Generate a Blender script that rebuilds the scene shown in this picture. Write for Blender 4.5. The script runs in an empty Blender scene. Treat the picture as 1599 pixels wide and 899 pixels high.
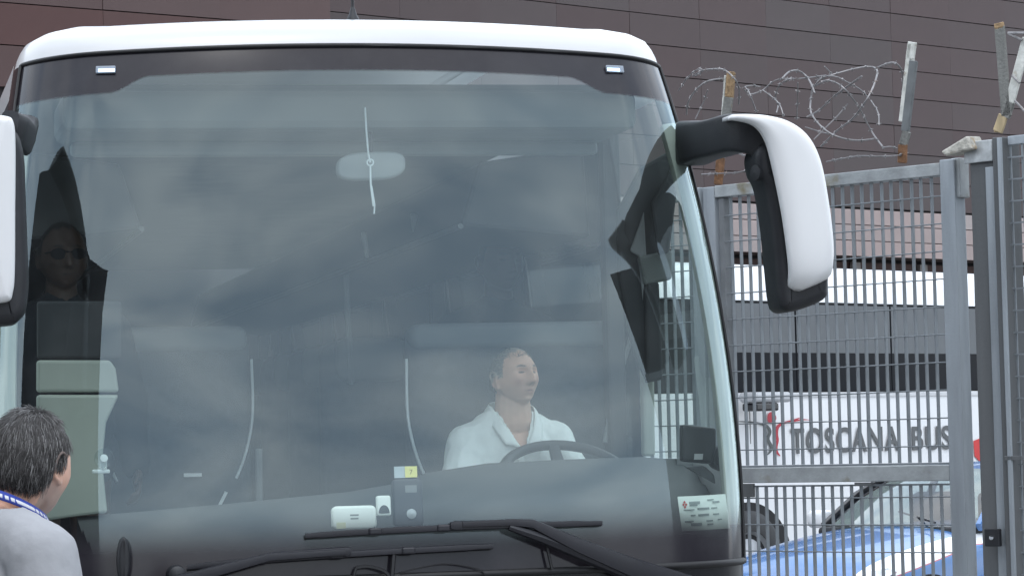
import bpy, bmesh, math, random
import numpy as np
from mathutils import Vector, Matrix, noise as mnoise

sc = bpy.context.scene
R = math.radians
random.seed(7)

# ---------------------------------------------------------------- camera
F = 4700.0                      # focal length in pixels of the 1599 px wide photograph
CAM = Vector((0, 0, 1.7))
PITCH = math.atan((692 - 449.5) / F)
ROLL = 0.025
fwd = Vector((0, math.cos(PITCH), math.sin(PITCH)))
r0 = Vector((1, 0, 0)); u0 = Vector((0, -math.sin(PITCH), math.cos(PITCH)))
right = math.cos(ROLL) * r0 - math.sin(ROLL) * u0
up = math.sin(ROLL) * r0 + math.cos(ROLL) * u0
cd = bpy.data.cameras.new('camera')
cd.sensor_width = 36; cd.lens = 36 * F / 1599; cd.clip_start = 0.1; cd.clip_end = 1000
cam = bpy.data.objects.new('camera', cd)
M = Matrix((right, up, -fwd)).transposed().to_4x4(); M.translation = CAM
cam.matrix_world = M
sc.collection.objects.link(cam); sc.camera = cam

# ---------------------------------------------------------------- sky, sun, exposure
SUN_EL, SUN_AZ = 63, 172        # azimuth clockwise from +Y
w = bpy.data.worlds.new('World'); sc.world = w; w.use_nodes = True
nt = w.node_tree; nt.nodes.clear()
def N(tree, kind, **kw):
    n = tree.nodes.new(kind)
    for k, v in kw.items():
        if k.startswith('i_'):
            key = k[2:]
            key = int(key) if key.isdigit() else key
            n.inputs[key].default_value = v
        else: setattr(n, k, v)
    return n
sky = N(nt, 'ShaderNodeTexSky', sky_type='NISHITA', sun_disc=False, sun_elevation=R(SUN_EL), sun_rotation=R(SUN_AZ), air_density=1.3, dust_density=2.0)
tc = N(nt, 'ShaderNodeTexCoord')
mp = N(nt, 'ShaderNodeMapping'); mp.inputs['Scale'].default_value = (1, 1, 2.2)
no = N(nt, 'ShaderNodeTexNoise'); no.inputs['Scale'].default_value = 2.9; no.inputs['Detail'].default_value = 6; no.inputs['Roughness'].default_value = .48; no.inputs['Distortion'].default_value = .9
rp = N(nt, 'ShaderNodeValToRGB')
rp.color_ramp.elements[0].position = .36; rp.color_ramp.elements[0].color = (7.2, 8.6, 10.3, 1)
rp.color_ramp.elements[1].position = .64; rp.color_ramp.elements[1].color = (13.8, 14.4, 15.1, 1)
mx = N(nt, 'ShaderNodeMixRGB'); mx.inputs['Fac'].default_value = .86
bg = N(nt, 'ShaderNodeBackground'); bg.inputs['Strength'].default_value = .15
out = N(nt, 'ShaderNodeOutputWorld')
L = nt.links.new
L(tc.outputs['Generated'], mp.inputs['Vector']); L(mp.outputs[0], no.inputs['Vector']); L(no.outputs['Fac'], rp.inputs[0])
L(sky.outputs[0], mx.inputs[1]); L(rp.outputs[0], mx.inputs[2]); L(mx.outputs[0], bg.inputs[0]); L(bg.outputs[0], out.inputs[0])

sd = bpy.data.lights.new('sun', 'SUN'); sd.energy = .5; sd.angle = R(10); sd.color = (1, .97, .92)
so = bpy.data.objects.new('sun', sd)
az, el = R(SUN_AZ), R(SUN_EL)
sv = Vector((math.sin(az) * math.cos(el), math.cos(az) * math.cos(el), math.sin(el)))
so.rotation_euler = (-sv).to_track_quat('-Z', 'Y').to_euler()
sc.collection.objects.link(so)

sc.view_settings.view_transform = 'Standard'; sc.view_settings.look = 'None'
sc.view_settings.exposure = 0.40; sc.view_settings.gamma = 1
sc.render.engine = 'CYCLES'
sc.cycles.max_bounces = 10; sc.cycles.transparent_max_bounces = 24; sc.cycles.use_denoising = True

# ---------------------------------------------------------------- frames: pixel + real depth plane -> point
def ray(px, py):
    return (fwd * F + right * (px - 799.5) - up * (py - 449.5))
class Frame:
    """A thing's own axes on the ground: x along it, y away from the camera, z up."""
    def __init__(s, ox, oy, deg):
        s.o = Vector((ox, oy, 0)); s.a = R(deg)
        s.x = Vector((math.cos(s.a), math.sin(s.a), 0)); s.y = Vector((-math.sin(s.a), math.cos(s.a), 0))
    def at(s, px, py, n=0.0):
        d = ray(px, py); t = (n - (CAM - s.o).dot(s.y)) / d.dot(s.y)
        p = CAM + d * t - s.o
        return Vector((p.dot(s.x), n, p.z))
    def world(s, p): return s.o + s.x * p[0] + s.y * p[1] + Vector((0, 0, p[2]))
def frame_at(px, depth, deg): return Frame((px - 799.5) / F * depth, depth, deg)
CO = frame_at(612, 9.72, 12.5)       # coach
GA = frame_at(1490, 14.1, -44.5)     # gate
WA = Frame(0, 36, 43)                # clad wall
WL = Frame(0, 30.5, 37.5)            # nearer clad block
BU = frame_at(1350, 30.5, 46)        # white bus behind
CA = frame_at(1400, 21.5, 33)        # police car

# ---------------------------------------------------------------- materials
MATS = {}
def mat(name, col, rough=.5, metal=0, var=.12, scale=6, bump=0, bscale=60, spec=.5, rand=0, rust=None, coat=0, streak=False):
    if name in MATS: return MATS[name]
    m = bpy.data.materials.new(name); m.use_nodes = True; t = m.node_tree
    b = t.nodes['Principled BSDF']; b.inputs['Roughness'].default_value = rough; b.inputs['Metallic'].default_value = metal
    b.inputs['Specular IOR Level'].default_value = spec; b.inputs['Coat Weight'].default_value = coat
    c = N(t, 'ShaderNodeTexCoord'); n = N(t, 'ShaderNodeTexNoise'); n.inputs['Scale'].default_value = scale; n.inputs['Detail'].default_value = 6; n.inputs['Roughness'].default_value = .6
    src = c.outputs['Object']
    if streak:
        mm = N(t, 'ShaderNodeMapping'); mm.inputs['Scale'].default_value = (1, 1, .12); t.links.new(src, mm.inputs[0]); src = mm.outputs[0]
    t.links.new(src, n.inputs['Vector'])
    r = N(t, 'ShaderNodeValToRGB')
    r.color_ramp.elements[0].position = .3; r.color_ramp.elements[0].color = [x * (1 - var) for x in col] + [1]
    r.color_ramp.elements[1].position = .7; r.color_ramp.elements[1].color = [min(1, x * (1 + var)) for x in col] + [1]
    t.links.new(n.outputs['Fac'], r.inputs[0]); o = r.outputs[0]
    if rand:
        oi = N(t, 'ShaderNodeObjectInfo'); mr = N(t, 'ShaderNodeMapRange'); mr.inputs[3].default_value = 1 - rand; mr.inputs[4].default_value = 1 + rand
        hs = N(t, 'ShaderNodeHueSaturation'); t.links.new(oi.outputs['Random'], mr.inputs[0]); t.links.new(mr.outputs[0], hs.inputs['Value'])
        m2 = N(t, 'ShaderNodeMath', operation='MULTIPLY_ADD'); m2.inputs[1].default_value = .5; m2.inputs[2].default_value = .75
        fr = N(t, 'ShaderNodeMath', operation='FRACT'); ml = N(t, 'ShaderNodeMath', operation='MULTIPLY'); ml.inputs[1].default_value = 7.31
        t.links.new(oi.outputs['Random'], ml.inputs[0]); t.links.new(ml.outputs[0], fr.inputs[0]); t.links.new(fr.outputs[0], m2.inputs[0]); t.links.new(m2.outputs[0], hs.inputs['Saturation'])
        t.links.new(o, hs.inputs['Color']); o = hs.outputs[0]
    if rust:
        n2 = N(t, 'ShaderNodeTexNoise'); n2.inputs['Scale'].default_value = rust[1]; n2.inputs['Detail'].default_value = 8
        t.links.new(src, n2.inputs['Vector'])
        r2 = N(t, 'ShaderNodeValToRGB'); r2.color_ramp.elements[0].position = rust[0]; r2.color_ramp.elements[1].position = rust[0] + .12
        t.links.new(n2.outputs['Fac'], r2.inputs[0])
        mi = N(t, 'ShaderNodeMixRGB'); mi.inputs[2].default_value = (*rust[2], 1)
        t.links.new(r2.outputs[0], mi.inputs[0]); t.links.new(o, mi.inputs[1]); o = mi.outputs[0]
    t.links.new(o, b.inputs['Base Color'])
    if bump:
        nb = N(t, 'ShaderNodeTexNoise'); nb.inputs['Scale'].default_value = bscale; nb.inputs['Detail'].default_value = 4
        bu = N(t, 'ShaderNodeBump'); bu.inputs['Strength'].default_value = bump; bu.inputs['Distance'].default_value = .01
        t.links.new(c.outputs['Object'], nb.inputs['Vector']); t.links.new(nb.outputs['Fac'], bu.inputs['Height']); t.links.new(bu.outputs[0], b.inputs['Normal'])
    MATS[name] = m; return m
def glow(name, col, s):
    m = bpy.data.materials.new(name); m.use_nodes = True; b = m.node_tree.nodes['Principled BSDF']
    b.inputs['Base Color'].default_value = (*col, 1); b.inputs['Emission Color'].default_value = (*col, 1); b.inputs['Emission Strength'].default_value = s
    return m
def thin_fresnel(t, ior):
    """Fresnel factor of a thin pane: the same from inside and outside"""
    f = N(t, 'ShaderNodeFresnel'); gm_ = N(t, 'ShaderNodeNewGeometry'); mr = N(t, 'ShaderNodeMapRange')
    mr.inputs[3].default_value = ior; mr.inputs[4].default_value = 1 / ior
    t.links.new(gm_.outputs['Backfacing'], mr.inputs[0]); t.links.new(mr.outputs[0], f.inputs[0]); return f
def glass(name, ior, tint, refl=(1, 1, 1), dust=0.0, rough=0.0):
    m = bpy.data.materials.new(name); m.use_nodes = True; t = m.node_tree; t.nodes.clear()
    o = N(t, 'ShaderNodeOutputMaterial'); tr = N(t, 'ShaderNodeBsdfTransparent'); tr.inputs[0].default_value = (*tint, 1)
    g = N(t, 'ShaderNodeBsdfGlossy'); g.inputs['Color'].default_value = (*refl, 1); g.inputs['Roughness'].default_value = rough
    f = thin_fresnel(t, ior)
    mx = N(t, 'ShaderNodeMixShader'); t.links.new(f.outputs[0], mx.inputs[0]); t.links.new(tr.outputs[0], mx.inputs[1]); t.links.new(g.outputs[0], mx.inputs[2])
    last = mx.outputs[0]
    if dust:
        d = N(t, 'ShaderNodeBsdfDiffuse'); d.inputs[0].default_value = (.6, .6, .58, 1)
        c = N(t, 'ShaderNodeTexCoord'); n = N(t, 'ShaderNodeTexNoise'); n.inputs['Scale'].default_value = 4; n.inputs['Detail'].default_value = 7
        mr = N(t, 'ShaderNodeMapRange'); mr.inputs[1].default_value = .3; mr.inputs[2].default_value = .75; mr.inputs[3].default_value = dust * .4; mr.inputs[4].default_value = dust * 1.6
        t.links.new(c.outputs['Object'], n.inputs[0]); t.links.new(n.outputs[0], mr.inputs[0])
        m2 = N(t, 'ShaderNodeMixShader'); t.links.new(mr.outputs[0], m2.inputs[0]); t.links.new(last, m2.inputs[1]); t.links.new(d.outputs[0], m2.inputs[2]); last = m2.outputs[0]
    t.links.new(last, o.inputs[0]); return m

mirror_white = mat('mirror_white', (.76, .76, .77), .35, var=.03, scale=2, spec=.4)
white = mat('white_paint', (.62, .62, .63), .28, var=.03, scale=2, coat=.3, spec=.4)
blackp = mat('black_plastic', (.016, .017, .021), .5, var=.2, scale=20, bump=.15, bscale=300)
gloss_black = mat('gloss_black', (.012, .012, .015), .18, var=.2)
rubber = mat('rubber', (.012, .012, .014), .55, var=.2)
wipermat = mat('wiper_black', (.018, .018, .024), .42, var=.15)
dashm = mat('dash_vinyl', (.062, .067, .072), .7, var=.1, bump=.2, bscale=250)
seatm = mat('seat_fabric', (.058, .066, .078), .95, var=.2, scale=30, bump=.3, bscale=200)
seattrim = mat('seat_trim', (.15, .16, .17), .7, var=.1)
cream = mat('cream_lining', (.31, .335, .30), .6, var=.06)
greyl = mat('grey_lining', (.20, .21, .22), .8, var=.08)
darkl = mat('dark_lining', (.03, .032, .036), .8, var=.1)
steel = mat('galvanised_steel', (.33, .36, .39), .5, .35, var=.22, scale=9, bump=.1, bscale=80, streak=True, rust=(.66, 5, (.20, .17, .11)))
steelrail = mat('weathered_rail', (.34, .36, .37), .55, .25, var=.25, scale=7, bump=.15, bscale=70, rust=(.60, 6, (.20, .17, .10)))
bar_m = mat('mesh_bar_steel', (.23, .25, .27), .5, .35, var=.2, scale=5)
darksteel = mat('dark_steel', (.115, .12, .125), .55, .2, var=.28, scale=4, streak=True, bump=.1)
rustm = mat('rusted_iron', (.17, .085, .042), .85, var=.5, scale=25, bump=.5)
oldwood = mat('weathered_angle', (.17, .17, .16), .8, var=.45, scale=14, bump=.5, bscale=90, streak=True, rust=(.62, 12, (.34, .22, .10)))
palewood = mat('pale_strip', (.60, .60, .56), .7, var=.25, scale=15, bump=.3, rust=(.64, 16, (.25, .18, .11)))
wirem = mat('wire_galv', (.24, .23, .235), .45, .45, var=.3, scale=30, rust=(.62, 14, (.20, .13, .10)))
chrome = mat('chrome', (.7, .72, .75), .15, 1, var=.03)

# ---------------------------------------------------------------- mesh helpers
class MB:
    def __init__(s): s.v = []; s.f = []
    def add(s, vs, fs):
        k = len(s.v); s.v += [tuple(v) for v in vs]; s.f += [tuple(i + k for i in f) for f in fs]; return s
    def box(s, c, d, rot=None):
        vs = [Vector(((i & 1) - .5, ((i >> 1) & 1) - .5, ((i >> 2) & 1) - .5)) for i in range(8)]
        vs = [Vector((v.x * d[0], v.y * d[1], v.z * d[2])) for v in vs]
        if rot is not None: vs = [rot @ v for v in vs]
        return s.add([v + Vector(c) for v in vs], [(0, 2, 3, 1), (4, 5, 7, 6), (0, 1, 5, 4), (2, 6, 7, 3), (0, 4, 6, 2), (1, 3, 7, 5)])
    def tube(s, pts, rad, n=8, cap=True, sq=None, ex=.5):
        """tube along points; rad a number or list; sq=(a,b) half sizes of a rounded box section (side, other)"""
        pts = [Vector(p) for p in pts]; m = len(pts); rads = rad if isinstance(rad, (list, tuple)) else [rad] * m
        vs = []; ref = None
        for i, p in enumerate(pts):
            t = (pts[min(i + 1, m - 1)] - pts[max(i - 1, 0)]).normalized()
            if ref is None:
                ref = t.cross(Vector((0, 1, 0)))
                if ref.length < .2: ref = t.cross(Vector((1, 0, 0)))
            else: ref = ref - t * ref.dot(t)
            ref.normalize(); b = t.cross(ref)
            for k in range(n):
                a = 2 * math.pi * k / n; ca, sa = math.cos(a), math.sin(a)
                if sq:
                    e = ex; ca = math.copysign(abs(ca) ** e, ca) * sq[0]; sa = math.copysign(abs(sa) ** e, sa) * sq[1]
                vs.append(p + (ref * ca + b * sa) * rads[i])
        fs = [(i * n + k, i * n + (k + 1) % n, (i + 1) * n + (k + 1) % n, (i + 1) * n + k) for i in range(m - 1) for k in range(n)]
        if cap: fs += [tuple(range(n))[::-1], tuple((m - 1) * n + k for k in range(n))]
        return s.add(vs, fs)
    def grid(s, rows, wrap=False):
        n = len(rows[0]); vs = [p for r in rows for p in r]
        fs = [(i * n + k, i * n + (k + 1) % n, (i + 1) * n + (k + 1) % n, (i + 1) * n + k) for i in range(len(rows) - 1) for k in range(n if wrap else n - 1)]
        return s.add(vs, fs)
    def prism(s, poly, y0, y1):
        n = len(poly)
        return s.add([(p[0], y0, p[1]) for p in poly] + [(p[0], y1, p[1]) for p in poly],
                     [tuple(range(n)), tuple(range(2 * n - 1, n - 1, -1))] + [(i, i + n, (i + 1) % n + n, (i + 1) % n) for i in range(n)])
    def disc_stack(s, c, axis, prof, n=24):
        """lathe: prof of (offset along axis, radius)"""
        ax = Vector(axis).normalized(); a = ax.orthogonal().normalized(); b = ax.cross(a); c = Vector(c)
        s.grid([[c + ax * h + (a * math.cos(2 * math.pi * k / n) + b * math.sin(2 * math.pi * k / n)) * r for k in range(n)] for h, r in prof], True)
        return s
    def mesh(s, name, smooth=None):
        me = bpy.data.meshes.new(name); me.from_pydata(s.v, [], s.f); me.update()
        bm = bmesh.new(); bm.from_mesh(me); bmesh.ops.recalc_face_normals(bm, faces=bm.faces); bm.to_mesh(me); bm.free()
        if smooth is not None:
            me.polygons.foreach_set('use_smooth', [True] * len(me.polygons)); me.set_sharp_from_angle(angle=R(smooth))
        return me
    def build(s, name, m, parent=None, smooth=None, bevel=0, kind=None, label=None):
        return link(name, s.mesh(name, smooth), m, parent, bevel, kind, label)
def link(name, me, m, parent=None, bevel=0, kind=None, label=None):
    if m is not None and not me.materials: me.materials.append(m)
    o = bpy.data.objects.new(name, me); sc.collection.objects.link(o); o.parent = parent
    if bevel:
        b = o.modifiers.new('bevel', 'BEVEL'); b.width = bevel; b.segments = 2; b.limit_method = 'ANGLE'; b.angle_limit = R(35); b.harden_normals = False
    if kind: o['kind'] = kind
    if label: o['label'] = label
    return o
def tag(o, label, cat, group=None):
    o['label'] = label; o['category'] = cat
    if group: o['group'] = group
    return o
def thing(name, label, cat, frame=None, loc=None, group=None):
    o = bpy.data.objects.new(name, None); sc.collection.objects.link(o); o.empty_display_size = .2
    if frame: o.location = frame.o; o.rotation_euler.z = frame.a
    if loc is not None: o.location = loc
    return tag(o, label, cat, group)
def catmull(pts, k=8):
    pts = [Vector(p) for p in pts]; P = [pts[0]] + pts + [pts[-1]]; out = []
    for i in range(1, len(P) - 2):
        for j in range(k):
            t = j / k; a, b, c, d = P[i - 1], P[i], P[i + 1], P[i + 2]
            out.append(.5 * (2 * b + (c - a) * t + (2 * a - 5 * b + 4 * c - d) * t * t + (3 * b - a - 3 * c + d) * t ** 3))
    return out + [pts[-1]]
def sstep(a, b, x):
    t = min(1, max(0, (x - a) / (b - a))); return t * t * (3 - 2 * t)
def pillow(outline, y0, y1, edge, name, m, parent, smooth=50, bulge=.0):
    """solid with rounded edges from an (x,z) outline, between depths y0 and y1 (front, back)"""
    pts = [Vector((p[0], p[1])) for p in outline]; n = len(pts)
    if sum(pts[i].x * pts[(i + 1) % n].y - pts[(i + 1) % n].x * pts[i].y for i in range(n)) < 0: pts.reverse()
    nor = []
    for i in range(n):
        e = (pts[(i + 1) % n] - pts[i - 1]).normalized(); nor.append(Vector((e.y, -e.x)))
    def ring(ins, y): return [(pts[i].x - nor[i].x * ins, y, pts[i].y - nor[i].y * ins) for i in range(n)]
    rows = [ring(edge * (1 - math.sin(a)), y0 + edge * (1 - math.cos(a)) ) for a in (0, .35, .7, 1.1, 1.5708)]
    rows += [ring(edge * (1 - math.sin(a)), y1 - edge * (1 - math.cos(a))) for a in (1.5708, 1.1, .7, .35, 0)]
    mb = MB(); mb.grid(rows, True)
    c = sum(pts, Vector((0, 0))) / n
    for row, yy in ((rows[0], y0 - bulge), (rows[-1], y1)):
        mb.add(list(row) + [(c.x, yy, c.y)], [(i, (i + 1) % n, n) for i in range(n)])
    o = mb.build(name, m, parent, smooth)
    bm = bmesh.new(); bm.from_mesh(o.data); bmesh.ops.remove_doubles(bm, verts=bm.verts, dist=1e-4); bmesh.ops.recalc_face_normals(bm, faces=bm.faces); bm.to_mesh(o.data); bm.free()
    return o

# ================================================================ SETTING
g = MB(); g.add([(-300, -150, 0), (300, -150, 0), (300, 400, 0), (-300, 400, 0)], [(0, 1, 2, 3)])
g.build('ground', mat('worn_concrete', (.20, .20, .195), .9, var=.25, scale=.8, bump=.4, bscale=40), kind='structure')

# ---------------------------------------------------------------- clad building
def clad(frame, x0, x1, z0, z1, pw, ph, name, label, mcol, extra=None):
    b = thing(name, label, 'building', frame)
    back = MB(); back.box(((x0 + x1) / 2, 6.1, z1 / 2), (x1 - x0, 12, z1)); back.build('wall_core', mat('seam_dark', (.038, .032, .034), .8), b)
    pm = MB(); pm.box((0, 0, 0), (pw - .003, .05, ph - .011)); pmesh = pm.mesh('panel')
    pmesh.materials.append(mcol)
    nx = int((x1 - x0) / pw); nz = int(round((z1 - z0) / ph))
    for j in range(nz):
        for i in range(nx):
            if extra and extra(x0 + (i + .5) * pw, z0 + (j + .5) * ph): continue
            o = link('panel', pmesh, None, b); o.location = (x0 + (i + .5) * pw, .055 + .006 * random.random(), z0 + (j + .5) * ph)
            o.rotation_euler = (random.uniform(-.004, .004), 0, random.uniform(-.003, .003))
    return b
panel_m = mat('bronze_cladding', (.064, .046, .046), .45, .15, var=.08, scale=1.2, rand=.04, spec=.3)
panel_r = mat('red_bronze_cladding', (.090, .054, .051), .45, .15, var=.08, scale=1.2, rand=.04, spec=.3)
PW, PH = 1.27, .385
bx1 = WA.at(1640, 100).x; zt = WA.at(520, 0).z
wallb = clad(WA, -8.0, bx1 + 1.5, 4.75, 4.75 + 11 * PH, PW, PH, 'clad_building', 'grey-brown panel-clad building behind the gate and barbed wire', panel_m, lambda x, z: x < -3.5 and z < 6.5)
# pale fascia of the lower storey: three board rows, then a dark opening
zf1 = WA.at(1400, 329, -.5).z; zf0 = WA.at(1400, 402, -.5).z
fas = mat('pale_fascia', (.30, .245, .235), .6, var=.08, scale=2, rand=.06)
fm = MB(); fm.box((0, 0, 0), (1.86, .04, (zf1 - zf0) / 3 - .012)); fme = fm.mesh('fascia_board'); fme.materials.append(fas)
fc = MB(); fc.box((4, -.2, (zf0 + zf1) / 2), (20, .44, zf1 - zf0 - .01)); fc.build('fascia_core', mat('fascia_joint', (.10, .075, .07), .8), wallb)
for j in range(3):
    for i in range(10):
        o = link('fascia_board', fme, None, wallb); o.location = (-4.5 + i * 1.87, -.445, zf0 + (j + .5) * (zf1 - zf0) / 3)
lm = MB(); lm.box((4, -.02, zf0 / 2 - .02), (22, .06, zf0 - .05)); lm.build('lower_wall', mat('brown_lower_wall', (.09, .055, .05), .8, var=.3, scale=3), wallb)
for i in range(14):
    q = MB(); q.box((-5 + i * 1.4, -.09, zf0 / 2 - .02), (.16, .05, zf0 - .06)); q.build('pilaster', mat('pilaster_pale', (.30, .28, .27), .8), wallb)
ex = WL.at(519, 20).x
clad(WL, ex - 14 * PW, ex, 4.75 - .11, 4.75 - .11 + 10 * PH, PW, PH, 'clad_block', 'nearer reddish-brown panel-clad block above the left half of the coach roof', panel_r, lambda x, z: z < 4.9)

# the built-up surroundings that the coach's glass mirrors (they stand beside and behind the photographer)
def street_block(name, label, A, B, h, depth, col, pale=()):
    """a block whose street face runs from A to B; depth is measured away from the street (to the left of A->B)"""
    A, B = Vector((*A, 0)), Vector((*B, 0)); d = (B - A); L_ = d.length; d.normalize(); n = Vector((-d.y, d.x, 0)) * (1 if depth > 0 else -1)
    b = thing(name, label, 'building', loc=A); b.rotation_euler.z = math.atan2(d.y, d.x); s = 1 if depth > 0 else -1
    MB().box((L_ / 2, depth / 2, h / 2), (L_, abs(depth), h)).build('wall', mat(name + '_wall', col, .8, var=.15, scale=.6), b)
    MB().box((L_ / 2, depth / 2 + s * .3, h + .15), (L_ - .6, abs(depth) - .6, .3)).build('roof', mat('roof_edge', (.03, .03, .03), .8), b)
    for (x0, x1, z1) in pale:
        MB().box(((x0 + x1) / 2, -s * .1, z1 / 2), (x1 - x0, .2, z1)).build('lower_facade', mat('pale_render', (.42, .43, .43), .8, var=.1, scale=.5), b)
    return b
street_block('dark_hall', 'dark hall mirrored in the left edge of the coach windscreen', (-2.4, -3.05), (-15.5, 7.4), 12, 10, (.03, .03, .034))
street_block('dark_office', 'dark building with pale lower floors mirrored in the right edge of the windscreen', (11.10, 2.14), (20.2, 19.8), 11.9, -9, (.03, .03, .034), ((0.0, 2.4, 7.8), (2.4, 19.6, 10.7)))
street_block('reflection_block', 'added corner block shaping the dark building reflection in the windscreen', (10.72, 1.40), (11.09, 2.12), 11.0, -8, (.03, .03, .034), ((0.0, .8, 7.7),))  # unseen extra block, added to trim the outline of the dark reflection
street_block('low_terrace', 'long low terrace mirrored along the foot of the windscreen', (-60, -42), (70, -42), 6.5, -10, (.24, .225, .23))

# ================================================================ COACH
coach = thing('coach', 'white coach with large curved windscreen, front view', 'coach', CO)
Z0, Z1 = 1.285, 3.06
RC, FI1, rc = 4.6, R(11.5), .36
HW0 = RC * math.sin(FI1) + rc * (1 - math.sin(FI1))
def hw(z): 
    if z < Z0: return 1.268
    t = (z - Z0) / 1.775
    return 1.268 - .128 * t + .05 * 4 * t * (1 - t)
def w0(z):
    if z < Z0: return .03 - .03 * sstep(.5, Z0, z) - .02
    t = z - Z0; return -.02 + .085 * t + .105 * t * t
def plan(fi):
    s = -1 if fi < 0 else 1; a = abs(fi)
    if a < FI1: return s * RC * math.sin(a), RC * (1 - math.cos(a))
    return s * (RC * math.sin(FI1) + rc * (math.sin(a) - math.sin(FI1))), RC * (1 - math.cos(FI1)) + rc * (math.cos(FI1) - math.cos(a))
def skin(fi, z):
    x, y = plan(fi); k = hw(z) / HW0
    return Vector((x * k, y + w0(z), z))
WEND = plan(R(90))[1]
def fis(a0, a1, n=0):
    """angles dense in the corners"""
    L_ = []
    for d in list(np.linspace(-90, -12, 40)) + list(np.linspace(-11, 11, 23)) + list(np.linspace(12, 90, 40)):
        if a0 <= d <= a1: L_.append(R(float(d)))
    if not L_ or L_[0] > R(a0) + 1e-6: L_.insert(0, R(a0))
    if L_[-1] < R(a1) - 1e-6: L_.append(R(a1))
    return L_
def skin_w(x, z):
    k = hw(z) / HW0; x = abs(x / k)
    xe = RC * math.sin(FI1)
    if x < xe: return RC - math.sqrt(RC * RC - x * x) + w0(z)
    s = min(1, (x - xe) / rc + math.sin(FI1)); return RC * (1 - math.cos(FI1)) + rc * (math.cos(FI1) - math.sqrt(1 - s * s)) + w0(z)
def on_glass(px, py, off=0.0):
    y = 0
    for _ in range(12):
        p = CO.at(px, py, y); y = skin_w(p.x, p.z) + off
    p.y = y; return p

# windscreen: one sheet, printed border (frit) is a mask on the glass
ws_mat = bpy.data.materials.new('windscreen_glass'); ws_mat.use_nodes = True; t = ws_mat.node_tree; t.nodes.clear()
o_ = N(t, 'ShaderNodeOutputMaterial'); tr = N(t, 'ShaderNodeBsdfTransparent'); tr.inputs[0].default_value = (.90, .97, .95, 1)
gl = N(t, 'ShaderNodeBsdfGlossy'); gl.inputs['Roughness'].default_value = 0; gl.inputs['Color'].default_value = (.80, .95, 1.0, 1)
fr = thin_fresnel(t, 1.80)
mxs = N(t, 'ShaderNodeMixShader')
t.links.new(fr.outputs[0], mxs.inputs[0]); t.links.new(tr.outputs[0], mxs.inputs[1]); t.links.new(gl.outputs[0], mxs.inputs[2])
frit = N(t, 'ShaderNodeBsdfPrincipled'); frit.inputs['Base Color'].default_value = (.018, .016, .022, 1); frit.inputs['Roughness'].default_value = .12; frit.inputs['IOR'].default_value = 1.33
tcx = N(t, 'ShaderNodeTexCoord'); sx_ = N(t, 'ShaderNodeSeparateXYZ'); t.links.new(tcx.outputs['Object'], sx_.inputs[0])
def mth(op, a, b=None, c=None):
    n = N(t, 'ShaderNodeMath', operation=op)
    for i, v in enumerate((a, b, c)):
        if v is None: continue
        if isinstance(v, (int, float)): n.inputs[i].default_value = v
        else: t.links.new(v, n.inputs[i])
    return n.outputs[0]
def smap(v, a, b, c=0, d=1):
    n = N(t, 'ShaderNodeMapRange', interpolation_type='SMOOTHSTEP'); t.links.new(v, n.inputs[0])
    n.inputs[1].default_value = a; n.inputs[2].default_value = b; n.inputs[3].default_value = c; n.inputs[4].default_value = d
    return n.outputs[0]
ax_ = mth('ABSOLUTE', sx_.outputs[0])
zt_ = mth('SUBTRACT', mth('SUBTRACT', sx_.outputs[2], Z1 - .088), smap(ax_, .72, .86, 0, -.050))
crown = mth('MULTIPLY', mth('POWER', ax_, 2.0), .03); topm = smap(mth('ADD', zt_, crown), -.006, .006)
botm = smap(mth('SUBTRACT', sx_.outputs[2], smap(ax_, 1.0, 1.12, 0, -.02)), 1.52, 1.36)
mask = mth('MAXIMUM', topm, botm)
m3 = N(t, 'ShaderNodeMixShader'); t.links.new(mask, m3.inputs[0]); t.links.new(mxs.outputs[0], m3.inputs[1]); t.links.new(frit.outputs[0], m3.inputs[2])
dd = N(t, 'ShaderNodeBsdfDiffuse'); dd.inputs[0].default_value = (.55, .56, .56, 1)
dn = N(t, 'ShaderNodeTexNoise'); dn.inputs['Scale'].default_value = 3.5; dn.inputs['Detail'].default_value = 8; dn.inputs['Roughness'].default_value = .65; t.links.new(tcx.outputs['Object'], dn.inputs[0])
m4 = N(t, 'ShaderNodeMixShader'); t.links.new(smap(dn.outputs[0], .35, .7, .006, .028), m4.inputs[0]); t.links.new(m3.outputs[0], m4.inputs[1]); t.links.new(dd.outputs[0], m4.inputs[2]); t.links.new(m4.outputs[0], o_.inputs[0])

def crownz(x): return -.033 * (x / 1.15) ** 2        # the top edge of the glass is arched
zz = [Z0 + (Z1 - Z0) * i / 60 for i in range(61)]
def skin_c(fi, z):
    p = skin(fi, z)
    if z > 2.6:
        q = skin(fi, z + crownz(p.x) * sstep(2.6, Z1, z)); return q
    return p
GW = 71
ws = MB(); ws.grid([[skin_c(f, z) for f in fis(-GW, GW)] for z in zz]); ws.build('windscreen', ws_mat, coach, 180)
# black pillar strips beside the glass (both corners), running back to the door and driver's window
for s in (-1, 1):
    m = MB(); rows = []
    for z in zz:
        row = [skin_c(s * R(a), z) for a in (GW + .6, 76, 81, 86, 90)] + [skin_c(s * R(90), z) + Vector((0, d, 0)) for d in (.06, .12)]
        rows.append(row)
    m.grid(rows); m.build('corner_pillar', gloss_black, coach, 60)
    m = MB(); m.tube([skin_c(s * R(GW), z) + Vector((s * .004, -.003, 0)) for z in zz], .006, 6); m.build('glass_seal', rubber, coach, 60)
m = MB(); m.tube([skin_c(f, Z1) + Vector((0, -.004, .002)) for f in fis(-GW, GW)], .007, 6); m.build('top_seal', rubber, coach, 60)
m = MB(); m.tube([skin(f, Z0) + Vector((0, -.006, -.002)) for f in fis(-88, 88)], .012, 6); m.build('bottom_seal', rubber, coach, 60)
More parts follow.
